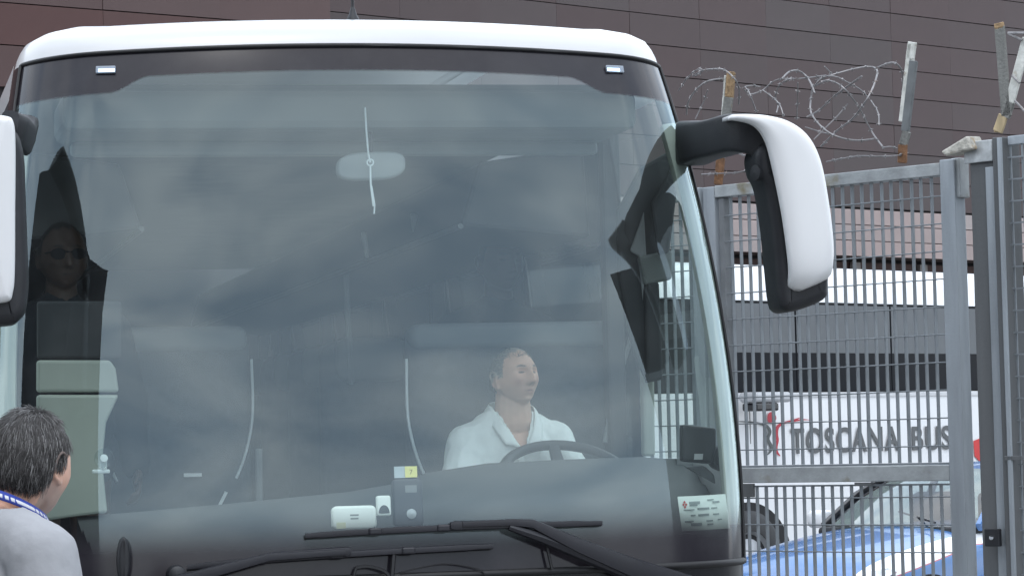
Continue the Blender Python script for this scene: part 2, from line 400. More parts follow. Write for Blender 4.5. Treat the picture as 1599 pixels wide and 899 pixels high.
# roof cap: rises from the glass, rounds over, runs into the roof
LEN = 11.8
def cap_rows():
    rows = []
    prof = [(0, 0), (.012, .03), (.028, .055), (.05, .078), (.10, .098), (.20, .118), (.36, .133), (.6, .14)]     # (back, up)
    FS = fis(-90, 90)
    for b, u_ in prof:
        row = []
        for f in FS:
            p = skin_c(f, Z1); inn = b
            nx, ny = -math.sin(f), math.cos(f)
            k = 1 - .25 * sstep(R(30), R(80), abs(f))
            row.append(Vector((p.x + nx * inn * k * (1 if abs(f) > R(20) else abs(f) / R(20)), p.y + (ny * inn if abs(f) < R(60) else ny * inn + inn * .5 * sstep(R(60), R(90), abs(f))), p.z + u_ * (1 + .18 * sstep(R(0), R(70), abs(f)) - .1 * sstep(R(45), R(85), abs(f))) )))
        rows.append(row)
    return rows
cr = cap_rows()
# the last row continues straight back to the tail as the roof
tail = [Vector((p.x, LEN, p.z + .03)) for p in cr[-1]]
caps = MB(); caps.grid(cr + [tail]); caps.build('roof_cap', white, coach, 50)
# sides
def side(s):
    x = lambda z: s * hw(z)
    yb = WEND + .1
    Y = lambda z: yb + w0(z)
    def strip(z_0, z_1, ya, yb_, name, m, off=0, lab=None):
        q = MB(); n = 6; rows = [[Vector((x(z) + s * off, ya + (w0(z) if ya < 1 else 0), z)), Vector((x(z) + s * off, yb_, z))] for z in [z_0 + (z_1 - z_0) * i / n for i in range(n + 1)]]
        q.grid(rows); return q.build(name, m, coach, 40, label=lab)
    strip(.32, 1.62, WEND + .1, LEN, 'side_panel', white)
    strip(2.93, 3.06, WEND + .1, LEN, 'cantrail', white)
    cuts = [WEND + .12, 1.75, 3.5, 5.3, 7.1, 8.9, 10.7, LEN]
    for i in range(len(cuts) - 1):
        strip(1.622, 2.928, cuts[i] + .05, cuts[i + 1] - .05, 'side_window', side_glass if i == 0 else saloon_glass)
    for c in cuts[1:]:
        q = MB(); q.grid([[Vector((x(z) - s * .004, c - .08, z)), Vector((x(z) - s * .004, c + .08, z))] for z in np.linspace(1.62, 2.93, 9)]); q.build('window_pillar', gloss_black, coach)
        q = MB(); q.box((s * (hw(2.3) - .06), c, 2.27), (.07, .09, 1.4)); q.build('inner_pillar', darkl, coach, bevel=.01)
    q = MB(); q.box((s * (hw(1.5) - .045), (LEN + .9) / 2, 1.45), (.05, LEN - 1.0, .36)); q.build('inner_side_lining', greyl, coach)
side_glass = glass('side_glass', 1.5, (.84, .92, .89)); saloon_glass = glass('saloon_glass', 1.5, (.05, .058, .058))
side(-1); side(1)
q = MB(); q.grid([[Vector((-1.25, LEN, .32)), Vector((1.25, LEN, .32))], [Vector((-1.13, LEN, 3.1)), Vector((1.13, LEN, 3.1))]]); q.build('rear_wall', darkl, coach)
# lower front: gloss black panel under the glass, white bumper
lz = [.34, .5, .7, .86]
m = MB(); m.grid([[skin(f, z) + Vector((0, -.03 * math.sin((z - .3) / .6 * 3.1), 0)) for f in fis(-90, 90)] for z in lz]); m.build('bumper', white, coach, 50)
m = MB(); m.grid([[skin(f, z) for f in fis(-90, 90)] for z in (.862, 1.0, 1.15, Z0 - .004)]); m.build('front_panel', gloss_black, coach, 50)
# floor, ceiling, luggage racks
q = MB(); q.box((0, 6.6, 1.02), (2.44, LEN - 2.6, .06)); q.build('saloon_floor', darkl, coach)
q = MB(); q.box((0, .98, .72), (2.44, 1.2, .06)); q.build('cab_floor', darkl, coach)
q = MB(); q.box((0, 6.25, 2.985), (2.2, LEN - 1.4, .03)); q.build('ceiling', mat('ceiling_lining', (.13, .14, .15), .8), coach)
for s in (-1, 1):
    q = MB(); q.prism([(s * .62, 2.55), (s * 1.14, 2.50), (s * 1.12, 2.86), (s * .70, 2.80)], 1.9, LEN - .3); q.build('luggage_rack', mat('rack_lining', (.06, .065, .07), .6), coach, bevel=.015)
    q = MB(); q.tube([(s * .62, 1.9, 2.55), (s * .62, LEN - .3, 2.55)], .012, 6); q.build('rack_edge', mat('rack_edge', (.22, .23, .24), .4), coach, 40)
q = MB(); q.box((0, .86, 2.86), (2.0, .5, .14)); q.build('header_lining', mat('header_lining', (.09, .10, .10), .7), coach, bevel=.03)
q = MB(); q.box((0, 1.02, 2.765), (1.9, .06, .05)); q.build('header_trim', mat('header_trim', (.17, .185, .185), .6), coach, bevel=.015)
for s in (-1, 1):
    pts = [skin_c(s * R(64), z) * 1.0 + Vector((-s * .015, .05, 0)) for z in zz[4:56:4]]
    q = MB(); q.tube(pts, [.032] * len(pts), 8, sq=(1, .8)); q.build('inner_corner_post', cream, coach, 50)

# header marker lights
led = glow('marker_led', (.55, .76, 1.0), 1.6)
for (x0, x1, yy, on0, on1) in ((149, 180, 110, .12, .95), (945, 972, 109, .05, .75)):
    a = on_glass(x0, yy, .004); b = on_glass(x1, yy, .004)
    o = MB().box((0, 0, 0), (1, 1, 1))
    o = MB(); c = (a + b) / 2; dx = (b - a); ang = math.atan2(dx.y, dx.x)
    rot = Matrix.Rotation(ang, 3, 'Z') @ Matrix.Rotation(-.25, 3, 'X')
    fo = MB().box(c + Vector((0, -.012, 0)), (dx.length, .01, .026), rot).build('marker_light', mat('marker_lens', (.30, .34, .40), .2), coach, bevel=.003)
    e0 = a.lerp(b, on0); e1 = a.lerp(b, on1)
    MB().box((e0 + e1) / 2 + Vector((0, -.0185, -.003)), ((e1 - e0).length, .004, .011), rot).build('led_strip', led, fo)

# wipers
def wiper(blade, arm, armr, name_i, cover):
    b = [on_glass(x, y, -.035) for x, y in blade]
    pts = catmull(b, 10)
    w_ = MB(); n = len(pts); w_.tube(pts, [.0088 if 2 < i < n - 3 else .007 for i in range(n)], 8, sq=(1.15, .9))
    root = w_.build('wiper', wipermat, coach, 40, label='windscreen wiper blade with its black arm')
    rub = MB(); rub.tube([p + Vector((0, .02, -.008)) for p in pts], .006, 6, sq=(.6, 2)); rub.build('rubber_lip', rubber, root, 40)
    a = [on_glass(x, y, -.055 - .01 * (i > 1)) for i, (x, y) in enumerate(arm)]
    ap = []; ar = []
    for i in range(len(a) - 1):
        for j in range(6):
            t = j / 6; ap.append(a[i].lerp(a[i + 1], t)); ar.append((armr[i] * (1 - t) + armr[i + 1] * t) * .82)
    ap.append(a[-1]); ar.append(armr[-1] * .82)
    am = MB(); am.tube(ap, ar, 8, sq=(1, .8)); am.build('wiper_arm', wipermat, root, 40)
    c0, c1 = [on_glass(x, y, -.045) for x, y in cover]
    cm = MB(); cm.tube([c0, c0.lerp(c1, .05), c0.lerp(c1, .95), c1], [.011, .0155, .014, .010], 8, sq=(1, .9)); cm.build('blade_cover', wipermat, root, 40)
    for k in (.3, .55, .75):
        i = int(k * (n - 1)); MB().box(pts[i], (.045, .026, .023)).build('blade_clip', wipermat, root, bevel=.006)
    return root
wiper([(477, 836), (600, 828), (760, 821), (940, 816)], [(722, 818), (800, 815), (832, 817), (905, 852), (985, 885), (1075, 915)], [.012, .014, .018, .030, .040, .046], 0, ((703, 820), (830, 817)))
wiper([(292, 885), (420, 873), (600, 861), (770, 852)], [(540, 861), (470, 866), (420, 869), (330, 893), (240, 918)], [.012, .014, .016, .022, .026], 1, ((548, 860), (420, 868)))
# second rod of the right-hand wiper arm
rod = [on_glass(x, y, -.05) for x, y in ((795, 822), (850, 840), (930, 872), (1000, 900))]
MB().tube(rod, [.012, .02, .026, .03], 8).build('wiper_linkage', wipermat, coach, 40)
def tubepx(name, pts, rad, m, off=-.03, n=6, sm=40):
    return MB().tube(catmull([on_glass(x, y, off) for x, y in pts], 5), rad, n).build(name, m, coach, sm)
tubepx('washer_pipe', [(615, 862), (613, 885), (611, 910)], .008, rubber)
tubepx('washer_bracket', [(556, 886), (575, 884), (598, 890), (608, 899)], .006, rubber)
tubepx('washer_bracket', [(556, 886), (553, 896), (552, 908)], .005, rubber)
tubepx('washer_hose', [(853, 846), (856, 862), (862, 888)], .005, rubber)
tubepx('washer_hose', [(625, 893), (690, 880), (740, 886), (757, 896), (754, 908)], .002, rubber, -.02)
# round pivot cap and rubber grab at the left foot of the glass
pc = on_glass(276, 897, -.03); MB().disc_stack(pc, (0, 1, 0), [(-.03, 0), (-.03, .018), (-.022, .028), (.03, .032)], 20).build('wiper_pivot_cap', blackp, coach, 40)
pillow([(CO.at(194 + 10.5 * math.sin(a), 874 - 36 * math.cos(a), 0).x, CO.at(194, 874 - 36 * math.cos(a), 0).z) for a in np.linspace(0, 2 * math.pi, 24, endpoint=False)], on_glass(194, 874, -.06).y, on_glass(194, 874, -.005).y, .012, 'grab_bump', blackp, coach)

# mirrors
def poly(pts, n): return [(CO.at(x, y, n).x, CO.at(x, y, n).z) for x, y in pts]
def sm2(pts, k=5):
    P3 = [Vector((p[0], p[1], 0)) for p in pts]; n = len(P3); out = []
    for i in range(n):
        a, b, c, d = P3[i - 1], P3[i], P3[(i + 1) % n], P3[(i + 2) % n]
        for j in range(k):
            t = j / k; q = .5 * (2 * b + (c - a) * t + (2 * a - 5 * b + 4 * c - d) * t * t + (3 * b - a - 3 * c + d) * t ** 3); out.append((q.x, q.y))
    return out
mir = pillow(poly(sm2([(1183, 240), (1186, 268), (1197, 292), (1207, 350), (1214, 420), (1219, 465), (1226, 483), (1245, 485), (1290, 467), (1297, 445), (1296, 395), (1286, 310), (1272, 245), (1250, 215), (1222, 212), (1195, 222)]), -.13), -.13, .05, .035, 'mirror', blackp, coach)
mir['label'] = 'right-hand wing mirror in black and white housing'
def resample(pts, n):
    c = catmull([Vector((x, y, 0)) for x, y in pts], 8); L_ = [0]
    for i in range(1, len(c)): L_.append(L_[-1] + (c[i] - c[i - 1]).length)
    return [(float(np.interp(t * L_[-1] / (n - 1), L_, [q.x for q in c])), float(np.interp(t * L_[-1] / (n - 1), L_, [q.y for q in c]))) for t in range(n)]
def shell_loft(Lp, Rp, n0, m, parent, inner=.03, outer=.13):
    n = 44; L_, R_ = resample(Lp, n), resample(Rp, n); rows = []
    for i in range(n):
        row = []
        for k in range(15):
            f = k / 14; x = L_[i][0] * (1 - f) + R_[i][0] * f; y = L_[i][1] * (1 - f) + R_[i][1] * f
            e = abs(2 * f - 1) ** 4 * (inner if f < .5 else outer); ends = abs(2 * i / (n - 1) - 1) ** 8 * .07
            p = CO.at(x, y, n0); p.y = n0 + e + ends; row.append(p)
        rows.append(row)
    o = MB().grid(rows).build('shell', m, parent, 70); sd2 = o.modifiers.new('th', 'SOLIDIFY'); sd2.thickness = .012; sd2.offset = 0; return o
shell_loft([(1150, 180), (1181, 192), (1199, 217), (1211, 262), (1225, 330), (1236, 405), (1242, 442), (1248, 449)], [(1155, 177), (1205, 179), (1244, 187), (1275, 208), (1295, 246), (1307, 305), (1315, 370), (1315, 408), (1307, 432), (1262, 451)], -.20, mirror_white, mir)
arm = catmull([CO.at(1080, 224, .60), CO.at(1096, 221, .42), CO.at(1120, 216, .20), CO.at(1155, 208, .0), CO.at(1190, 216, -.06), CO.at(1212, 245, -.05)], 6)
MB().tube(arm, [.086 - .016 * sstep(0, 12, i) for i in range(len(arm))], 20, sq=(.92, .68), ex=.28).build('mirror_arm', blackp, mir, 60)
MB().disc_stack(CO.at(1190, 270, -.09), (-1, -.4, 0), [(0, .0), (.0, .03), (.03, .026), (.034, 0)], 14).build('hinge_knob', blackp, mir, 40)
gm = MB(); gm.add([(p[0], .051, p[1]) for p in poly(sm2([(1200, 250), (1240, 235), (1270, 260), (1285, 330), (1290, 400), (1285, 450), (1240, 470), (1228, 450), (1215, 350)], 3), .05)], [tuple(range(27))]); gm.build('mirror_glass', chrome, mir)
# left mirror, cut by the picture edge
NL = -.42
mil = pillow(poly(sm2([(38, 240), (41, 300), (44, 380), (46, 440), (42, 480), (32, 498), (14, 506), (-60, 506), (-100, 480), (-106, 380), (-92, 260), (-60, 205), (-10, 196), (24, 202)]), NL), NL, NL + .19, .035, 'mirror', blackp, coach)
mil['label'] = 'left-hand wing mirror in black and white housing'
pillow(poly(sm2([(10, 180), (22, 190), (25, 230), (24.5, 330), (24, 420), (21, 455), (12, 470), (-30, 470), (-88, 455), (-104, 400), (-104, 320), (-90, 230), (-55, 190), (-20, 180)]), NL - .06), NL - .06, NL + .1, .025, 'shell', mirror_white, mil, bulge=.012)
arml = catmull([CO.at(12, 200, NL + .06), CO.at(24, 205, NL + .1), CO.at(34, 215, -.15), CO.at(36, 212, .12), CO.at(40, 205, .42)], 6)
MB().tube(arml, .055, 14, sq=(1, .7)).build('mirror_arm', blackp, mil, 60)

# antenna
ap = CO.at(551, 29, .95)
an = MB(); an.disc_stack(ap + Vector((0, 0, -.03)), (0, 0, 1), [(0, .028), (.02, .026), (.045, .014), (.06, .010), (.07, .006)], 18); ao = an.build('antenna', blackp, coach, 50)
MB().tube([ap + Vector((0, 0, .03)), ap + Vector((.01, .06, .45))], .006, 8).build('antenna_rod', rubber, ao, 40)

# dashboard
crest = [(120, 806), (165, 803), (345, 787), (540, 768), (632, 752), (664, 738), (760, 723), (880, 717), (1000, 713), (1062, 717), (1085, 724)]
rows = [[] for _ in range(9)]
for i in range(len(crest) - 1):
    for j in range(6):
        t_ = j / 6; x = crest[i][0] * (1 - t_) + crest[i + 1][0] * t_; y = crest[i][1] * (1 - t_) + crest[i + 1][1] * t_
        c = CO.at(x, y, .98); g0 = skin_w(c.x, 1.33) + .03
        def mid(f, dz): return Vector((c.x, g0 + (.98 - g0) * f, 1.33 + (c.z - 1.33) * f + dz))
        rows[0].append(Vector((c.x, g0, 1.30))); rows[1].append(mid(.15, .012)); rows[2].append(mid(.42, .02)); rows[3].append(mid(.46, .002)); rows[4].append(mid(.70, .008)); rows[5].append(mid(.74, -.012))
        rows[6].append(mid(.96, -.006)); rows[7].append(c); rows[8].append(Vector((c.x, 1.06, c.z - .35)))
d_ = MB(); d_.grid(rows); d_.build('dashboard', dashm, coach, 40)
q = MB(); q.box((0, .62, 1.0), (2.3, .5, .5)); q.build('dashboard_base', darkl, coach)
# instrument hood and steering wheel
def lathe_ring(c, nrm, rad, r_, n=40, k=10):
    nrm = Vector(nrm).normalized(); a = Vector((1, 0, 0)); a = (a - nrm * a.dot(nrm)).normalized(); b = nrm.cross(a)
    m = MB(); m.grid([[c + (a * math.cos(2 * math.pi * i / n) + b * math.sin(2 * math.pi * i / n)) * (rad + r_ * math.cos(2 * math.pi * j / k)) + nrm * r_ * math.sin(2 * math.pi * j / k) for j in range(k)] for i in range(n + 1)], True); return m
sw = CO.at(884, 738, 1.12); sn = Vector((0, -.52, .85))
sw = sw + Vector((0, 0, -.02))
stw = lathe_ring(sw, sn, .235, .019).build('steering_wheel', mat('wheel_leather', (.03, .032, .036), .5), coach, 60)
e1 = Vector((1, 0, 0)); e2 = sn.normalized().cross(e1)
for a in (25, 155, 270, 90):
    d = e1 * math.cos(R(a)) + e2 * math.sin(R(a)); MB().tube([sw + d * .05 - sn * .03, sw + d * .225], [.03, .02], 8, sq=(1, .6)).build('spoke', blackp, stw, 40)
MB().disc_stack(sw - sn * .05, sn, [(0, 0), (0, .07), (.03, .06), (.035, 0)], 20).build('hub', blackp, stw, 40)
MB().tube([sw - sn * .05, sw + Vector((0, .05, -.5)) * .8], .04, 10).build('column', blackp, stw, 40)

# seats
def rr(x0, x1, z0, z1, r, n=5):
    o = []
    for cx, cz, a0 in ((x1 - r, z1 - r, 0), (x0 + r, z1 - r, 90), (x0 + r, z0 + r, 180), (x1 - r, z0 + r, 270)):
        for k in range(n + 1): a = R(a0 + 90 * k / n); o.append((cx + r * math.cos(a), cz + r * math.sin(a)))
    return o
def big_seat(x0, x1, ztop, y, zseat, name, lab):
    s = pillow(rr(x0, x1, zseat - .1, ztop, .09), y, y + .14, .05, name, seatm, coach); s['label'] = lab
    pillow(rr(x0 + .01, x1 - .01, ztop - .10, ztop + .004, .045), y - .012, y + .12, .03, 'headrest_band', seattrim, s)
    pillow(rr(x0 + .02, x1 - .02, zseat - .12, zseat + .04, .04), y - .45, y - .01, .04, 'seat_cushion', seatm, s)
    for xx in (x0 - .004, x1 + .004):
        sg = 1 if xx > x0 + .1 else -1
        MB().tube(catmull([(xx, y + .0, ztop - .13), (xx, y, ztop - .35), (xx - sg * .03, y, ztop - .5), (xx - sg * .07, y, ztop - .60)], 5), .006, 6).build('piping', mat('pale_piping', (.62, .66, .68), .4), s, 40)
    MB().box(((x0 + x1) / 2, y + .3, .9), (.4, .4, .3)).build('seat_base', darkl, s)
    return s
A_, B_ = CO.at(635, 507, 1.8), CO.at(965, 507, 1.8)
big_seat(A_.x, B_.x, A_.z, 1.8, 1.3, 'driver_seat', "driver's wide high-backed seat with pale piping")
A_, B_ = CO.at(152, 513, 2.3), CO.at(390, 513, 2.3)
gs = big_seat(A_.x, B_.x, A_.z, 2.3, 1.35, 'guide_seat', 'dark front passenger seat with light headrest band')
c = CO.at(301, 741, 2.27); MB().box(c, (.07, .01, .014)).build('badge', mat('badge_silver', (.75, .77, .78), .4), gs)
c = CO.at(348, 778, 2.2); MB().box(c, (.012, .012, .06), Matrix.Rotation(R(28), 3, 'Y')).build('belt_tongue', mat('badge_silver', (.75, .77, .78), .4), gs)
# grab rails
MB().tube([CO.at(404, 700, 2.0), CO.at(405, 785, 2.0)], .014, 8).build('grab_rail', seattrim, coach, 40)
MB().tube([CO.at(1003, 470, 1.75), CO.at(957, 620, 1.75), CO.at(945, 690, 1.75)], .010, 8).build('seat_belt', mat('belt_grey', (.22, .24, .25), .7), coach, 40)
MB().tube([CO.at(540, 430, 2.6), CO.at(548, 600, 2.6)], .012, 8).build('grab_rail', seattrim, coach, 40)
# saloon seats, one behind the other
def row_seat(x, y):
    s = pillow(rr(x - .22, x + .22, 1.35, 2.16, .08), y, y + .12, .045, 'passenger_seat', seatm, coach)
    pillow(rr(x - .16, x + .16, 1.98, 2.17, .06), y - .02, y + .11, .03, 'headrest', seattrim, s)
    return s
for k in range(8):
    for x in (-.95, -.48, .48, .95): row_seat(x, 3.2 + k * .95)

# left entrance: pale door lining and a dark sheet above it for the gap's shade; right: driver's window furniture
def panelpx(name, pts, n, th, m, lab=None, bev=.01):
    q = MB(); q.prism(poly(pts, n), n, n + th); return q.build(name, m, coach, bevel=bev, label=lab)
panelpx('door_lining', [(58, 562), (172, 562), (181, 575), (186, 612), (58, 612)], .95, .06, cream)
panelpx('door_lining', [(58, 616), (186, 616), (166, 660), (160, 720), (168, 800), (120, 806), (58, 815)], .93, .06, cream)
panelpx('door_gap_shade', [(58, 470), (190, 470), (190, 560), (58, 560)], 1.02, .03, darkl)  # dark sheet painted in place of the unlit gap
panelpx('driver_side_post', [(1003, 560), (1022, 560), (1024, 712), (1006, 712)], 1.15, .05, cream)
panelpx('partition_trim', [(984, 392), (1006, 330), (1010, 400), (1004, 470), (998, 400)], 1.06, .012, greyl)
panelpx('driver_partition', [(964, 330), (1000, 262), (1052, 232), (1051, 300), (1036, 350), (1034, 428), (1026, 440), (1034, 590), (1012, 598), (1000, 575), (985, 530), (966, 430)], 1.08, .03, darkl)
panelpx('sun_blind', [(1016, 318), (1048, 262), (1058, 300), (1046, 395), (1028, 398)], 1.0, .02, darkl)
panelpx('window_frame_bar', [(1008, 440), (1030, 440), (1036, 592), (1010, 598)], 1.05, .04, darkl)
panelpx('blind_rail', [(998, 400), (1050, 390), (1050, 436), (1006, 446)], 1.05, .04, mat('blind_grey', (.12, .13, .13), .7))
# interior mirror, hung in the middle of the header
pm_ = pillow([(CO.at(x, y, .62).x, CO.at(x, y, .62).z) for x, y in [(580 + 54 * math.copysign(abs(math.cos(a)) ** .6, math.cos(a)), 259 - 4 * math.cos(a) - 22 * math.copysign(abs(math.sin(a)) ** .7, math.sin(a))) for a in np.linspace(0, 2 * math.pi, 40, endpoint=False)]], .62, .66, .012, 'interior_mirror', mat('mirror_back', (.20, .22, .23), .5), coach)
MB().tube([CO.at(578, 240, .64), CO.at(576, 160, .80)], .012, 8).build('mirror_stem', darkl, pm_, 40)
# cab ceiling lamps
for pts in ([(640, 333), (652, 333), (658, 375), (649, 382)], [(732, 307), (753, 305), (753, 318), (732, 320)], [(734, 322), (753, 320), (758, 352), (740, 360)], [(564, 362), (573, 362), (577, 402), (571, 402)]):
    panelpx('roof_lamp', pts, 3.0, .02, mat('roof_lamp', (.55, .57, .58), .5))
# fan and camera monitor on the driver's side pillar
def offg(px, py, off): return on_glass(px, py, off)
mon = panelpx('monitor', [(1066, 662), (1119, 668), (1119, 700), (1112, 724), (1066, 720)], .55, .05, mat('monitor_black', (.02, .022, .025), .5), 'black camera monitor on the driver side pillar')
MB().prism(poly([(1085, 708), (1098, 708), (1097, 717), (1084, 717)], .545), .544, .549).build('monitor_sticker', mat('sticker_grey', (.5, .52, .53), .5), mon)
fcn = CO.at(1126, 715, .60)
fan = MB().disc_stack(fcn, (0.25, -1, 0), [(-.03, .040), (0, .046), (.02, .044), (.02, .036), (.005, .034), (.004, 0)], 26).build('speaker_pod', blackp, coach, 40)
MB().disc_stack(fcn, (0.25, -1, 0), [(.006, .030), (.018, .024), (.020, 0)], 20).build('speaker_cone', darkl, fan, 40)
panelpx('pillar_trim', [(1068, 728), (1100, 726), (1116, 740), (1119, 756)], .60, .02, greyl)

# ---------------------------------------------------------------- things in the coach
def on_ws(name, px0, py0, px1, py1, off, th, m, label, cat, r=.01):
    """a box stuck behind the glass, standing parallel to it"""
    a, b = on_glass(px0, py1, off), on_glass(px1, py0, off); c = (a + b) / 2
    wd = abs(b.x - a.x) / 2; h = abs(b.z - a.z) / 2
    t = thing(name, label, cat); t.parent = None
    lean = -math.atan2(b.y - a.y if abs(b.z - a.z) > 0 else 0, 1) * 0
    t.location = CO.world(c); t.rotation_euler = (-.10, 0, CO.a)
    return t, wd, h
tb, wd, h = on_ws('toll_transponder', 518, 788, 587, 828, .05, .03, None, 'white rounded toll box behind the windscreen above the wiper blade', 'transponder')
pillow(rr(-wd, wd, -h, h, .018), -.012, .018, .01, 'case', mat('case_white', (.78, .80, .76), .4, var=.03), tb)
for k, (dz, wl) in enumerate(((.008, .028), (-.003, .026))):
    MB().box((0, -.0125, dz), (wl * 2 * .5, .001, .005)).build('print_line', mat('print_grey', (.25, .26, .25), .7), tb)
MB().box((-wd * .6, -.0125, -h * .62), (.03, .001, .02)).build('label_patch', mat('patch_yellow', (.68, .66, .45), .6), tb)
th_, wd, h = on_ws('small_transponder', 588, 773, 609, 806, .05, .02, None, 'small white device with dark arch beside the toll box', 'transponder')
pillow(rr(-wd, wd, -h, h, .008), -.012, .012, .006, 'case', mat('case_white', (.78, .80, .76), .4, var=.03), th_)
q = MB(); q.prism([(wd * .75 * math.cos(a), -h * .72 + wd * 1.1 * math.sin(a)) for a in np.linspace(0, math.pi, 14)], -.0145, -.0115); q.build('dark_window', mat('dark_plastic', (.04, .042, .045), .4), th_)
td, wd, h = on_ws('card_reader', 615, 746, 658, 822, .055, .03, None, 'dark grey upright card device with small screen on the dashboard', 'device')
pillow(rr(-wd, wd, -h, h, .014), -.014, .02, .008, 'case', mat('reader_grey', (.035, .035, .045), .5), td)
MB().box((.01, -.0145, h * .55), (.038, .002, .024)).build('screen', mat('reader_screen', (.16, .165, .17), .25), td)
MB().disc_stack((.008, -.012, -h * .5), (0, -1, 0), [(0, .018), (.006, .016), (.008, 0)], 18).build('button', mat('button_silver', (.35, .36, .37), .35, .5), td, 40)
ts, wd, h = on_ws('sticker_card', 616, 727, 651, 746, .045, .0, None, 'small grey card with yellow square sticker above the dark device', 'sticker')
MB().box((-wd * .3, 0, 0), (wd * 1.4, .002, 2 * h)).build('card', mat('card_grey', (.42, .47, .50), .6), ts)
MB().box((wd * .45, -.003, 0), (wd * 1.05, .002, 2 * h * .96)).build('yellow_sticker', mat('sticker_yellow', (.72, .66, .22), .6), ts)
def text_mesh(s, size, name, spacing=1.0, bold=0.0):
    cu = bpy.data.curves.new(name, 'FONT'); cu.body = s; cu.size = size; cu.space_character = spacing; cu.align_x = 'LEFT'; cu.extrude = .0005; cu.offset = bold
    tmp = bpy.data.objects.new(name, cu); sc.collection.objects.link(tmp)
    me = bpy.data.meshes.new_from_object(tmp.evaluated_get(bpy.context.evaluated_depsgraph_get()))
    bpy.data.objects.remove(tmp); bpy.data.curves.remove(cu)
    return me
me = text_mesh('7', .022, 'numeral'); o = link('numeral', me, mat('print_brown', (.25, .2, .05), .7), ts); o.rotation_euler.x = R(90); o.location = (wd * .45 - .006, -.0047, -.008)

# permit sheet stuck inside the right-hand corner of the glass
pc_ = [on_glass(1056, 775, .012), on_glass(1133, 766, .012), on_glass(1140, 824, .012), on_glass(1065, 829, .012)]
pw_ = [CO.world(p) for p in pc_]
org = pw_[3]; xr = (pw_[2] - pw_[3]); ur = (pw_[0] - pw_[3]); WX, WZ = xr.length, ur.length
xr.normalize(); nrm = xr.cross(ur).normalized(); ur = nrm.cross(xr).normalized()
pt = thing('permit_sheet', 'pale printed permit sheet stuck inside the lower right corner of the windscreen', 'paper'); pt.matrix_world = Matrix((xr, -nrm, ur)).transposed().to_4x4(); pt.matrix_world.translation = org
pt.rotation_mode = 'XYZ'
q = MB(); nn = 8
q.grid([[Vector((WX * i / nn, .006 * math.sin(i / nn * 3.1) , WZ * j / 3)) for i in range(nn + 1)] for j in range(4)]); q.build('sheet', mat('paper', (.74, .80, .76), .8, var=.02), pt, 60)
pr_ = mat('print_faint', (.28, .32, .32), .8)
rl = random.Random(3)
for (x, z, l, hh) in ((.24, .80, .22, .030), (.24, .73, .16, .016), (.62, .86, .13, .012), (.72, .79, .14, .02), (.10, .60, .22, .014), (.40, .62, .24, .022), (.68, .62, .12, .012), (.24, .44, .09, .016), (.40, .44, .22, .022), (.70, .44, .12, .012), (.09, .27, .18, .016), (.22, .18, .22, .028), (.55, .26, .13, .014), (.56, .16, .12, .014), (.78, .28, .08, .012)):
    MB().box((WX * (x + l / 2), -.002 + .006 * math.sin((x + l / 2) * 3.1), WZ * z), (WX * l, .001, .006 * hh / .02)).build('print_line', pr_, pt)
er = mat('emblem_red', (.55, .10, .10), .7)
for dx, dz in ((0, .018), (0, -.018), (-.014, 0), (.014, 0)):
    MB().box((WX * .13 + dx * .45, .0, WZ * .76 + dz * .45), (.007, .001, .007), Matrix.Rotation(R(45), 3, 'Y')).build('emblem', er, pt)

# cord hanging from the header and the phone suction holder
cg = [(570, 168), (572, 205), (575, 240), (578, 254)]
hc = MB(); hc.tube([CO.world(CO.at(x, y, .58)) for x, y in cg], .0035, 6)
loop = [CO.world(CO.at(578 + 5 * math.sin(a), 254 - 5 * math.cos(a), .58)) for a in np.linspace(0, 2 * math.pi, 14)]
hc.tube(loop, .003, 6); hc.tube([CO.world(CO.at(x, y, .58)) for x, y in ((578, 259), (579, 290), (583, 322))], .0035, 6); hc.tube([CO.world(CO.at(x, y, .58)) for x, y in ((580, 290), (585, 320), (584, 334))], .003, 6)
tag(hc.build('hanging_cord', mat('cord_pale', (.55, .60, .63), .5), None, 40), 'thin pale cord hanging in front of the interior mirror', 'cord')
ph = thing('suction_holder', 'pale suction-cup phone holder inside the left side of the windscreen', 'holder', CO)
sg_ = mat('holder_pale', (.62, .66, .66), .4)
c = on_glass(162, 715, .03); MB().disc_stack(c, (0, -1, 0), [(-.02, 0), (-.02, .012), (0, .014), (.012, .032), (.014, .030), (.006, 0)], 22).build('suction_cup', glass('cup_clear', 1.4, (.85, .88, .88)), ph, 40)
MB().disc_stack(c + Vector((0, .0, 0)), (0, -1, 0), [(0, 0), (0, .013), (.016, .012), (.017, 0)], 16).build('knob', sg_, ph, 40)
MB().tube([c, c + Vector((0, .02, -.035))], .011, 8).build('neck', sg_, ph, 40)
MB().box(c + Vector((-.008, .02, -.042)), (.056, .02, .013)).build('cradle', sg_, ph, bevel=.004)

# ================================================================ GATE, FENCE, WIRE
gate = thing('gate', 'galvanised steel mesh gate leaf with mid rail beside the coach', 'gate', GA)
gx = lambda px, py=500, n=0: GA.at(px, py, n).x
gz = lambda py, px=1475, n=0: GA.at(px, py, n).z
xL, xLi, xR0, xR1 = gx(1104, 320), gx(1134, 320), gx(1475, 300), gx(1498, 300)
zTop, zTopB = gz(255, 1470), gz(275, 1470)
zM1, zM0 = gz(725, 1480), gz(750, 1480)
def bx(name, x0, x1, y0, y1, z0, z1, m, parent, bev=.004, lab=None):
    return MB().box(((x0 + x1) / 2, (y0 + y1) / 2, (z0 + z1) / 2), (x1 - x0, y1 - y0, z1 - z0)).build(name, m, parent, bevel=bev, label=lab)
bx('stile', xL, xL + .075, -.03, .04, .12, zTop - .003, steel, gate)
bx('inner_stile', xLi - .035, xLi, -.02, .03, .15, zTopB - .002, mat('stile_dark', (.17, .18, .19), .6, .2, var=.2), gate)
bx('top_rail', xL + .077, xR0 - .002, -.03, .04, zTopB, zTop, steelrail, gate)
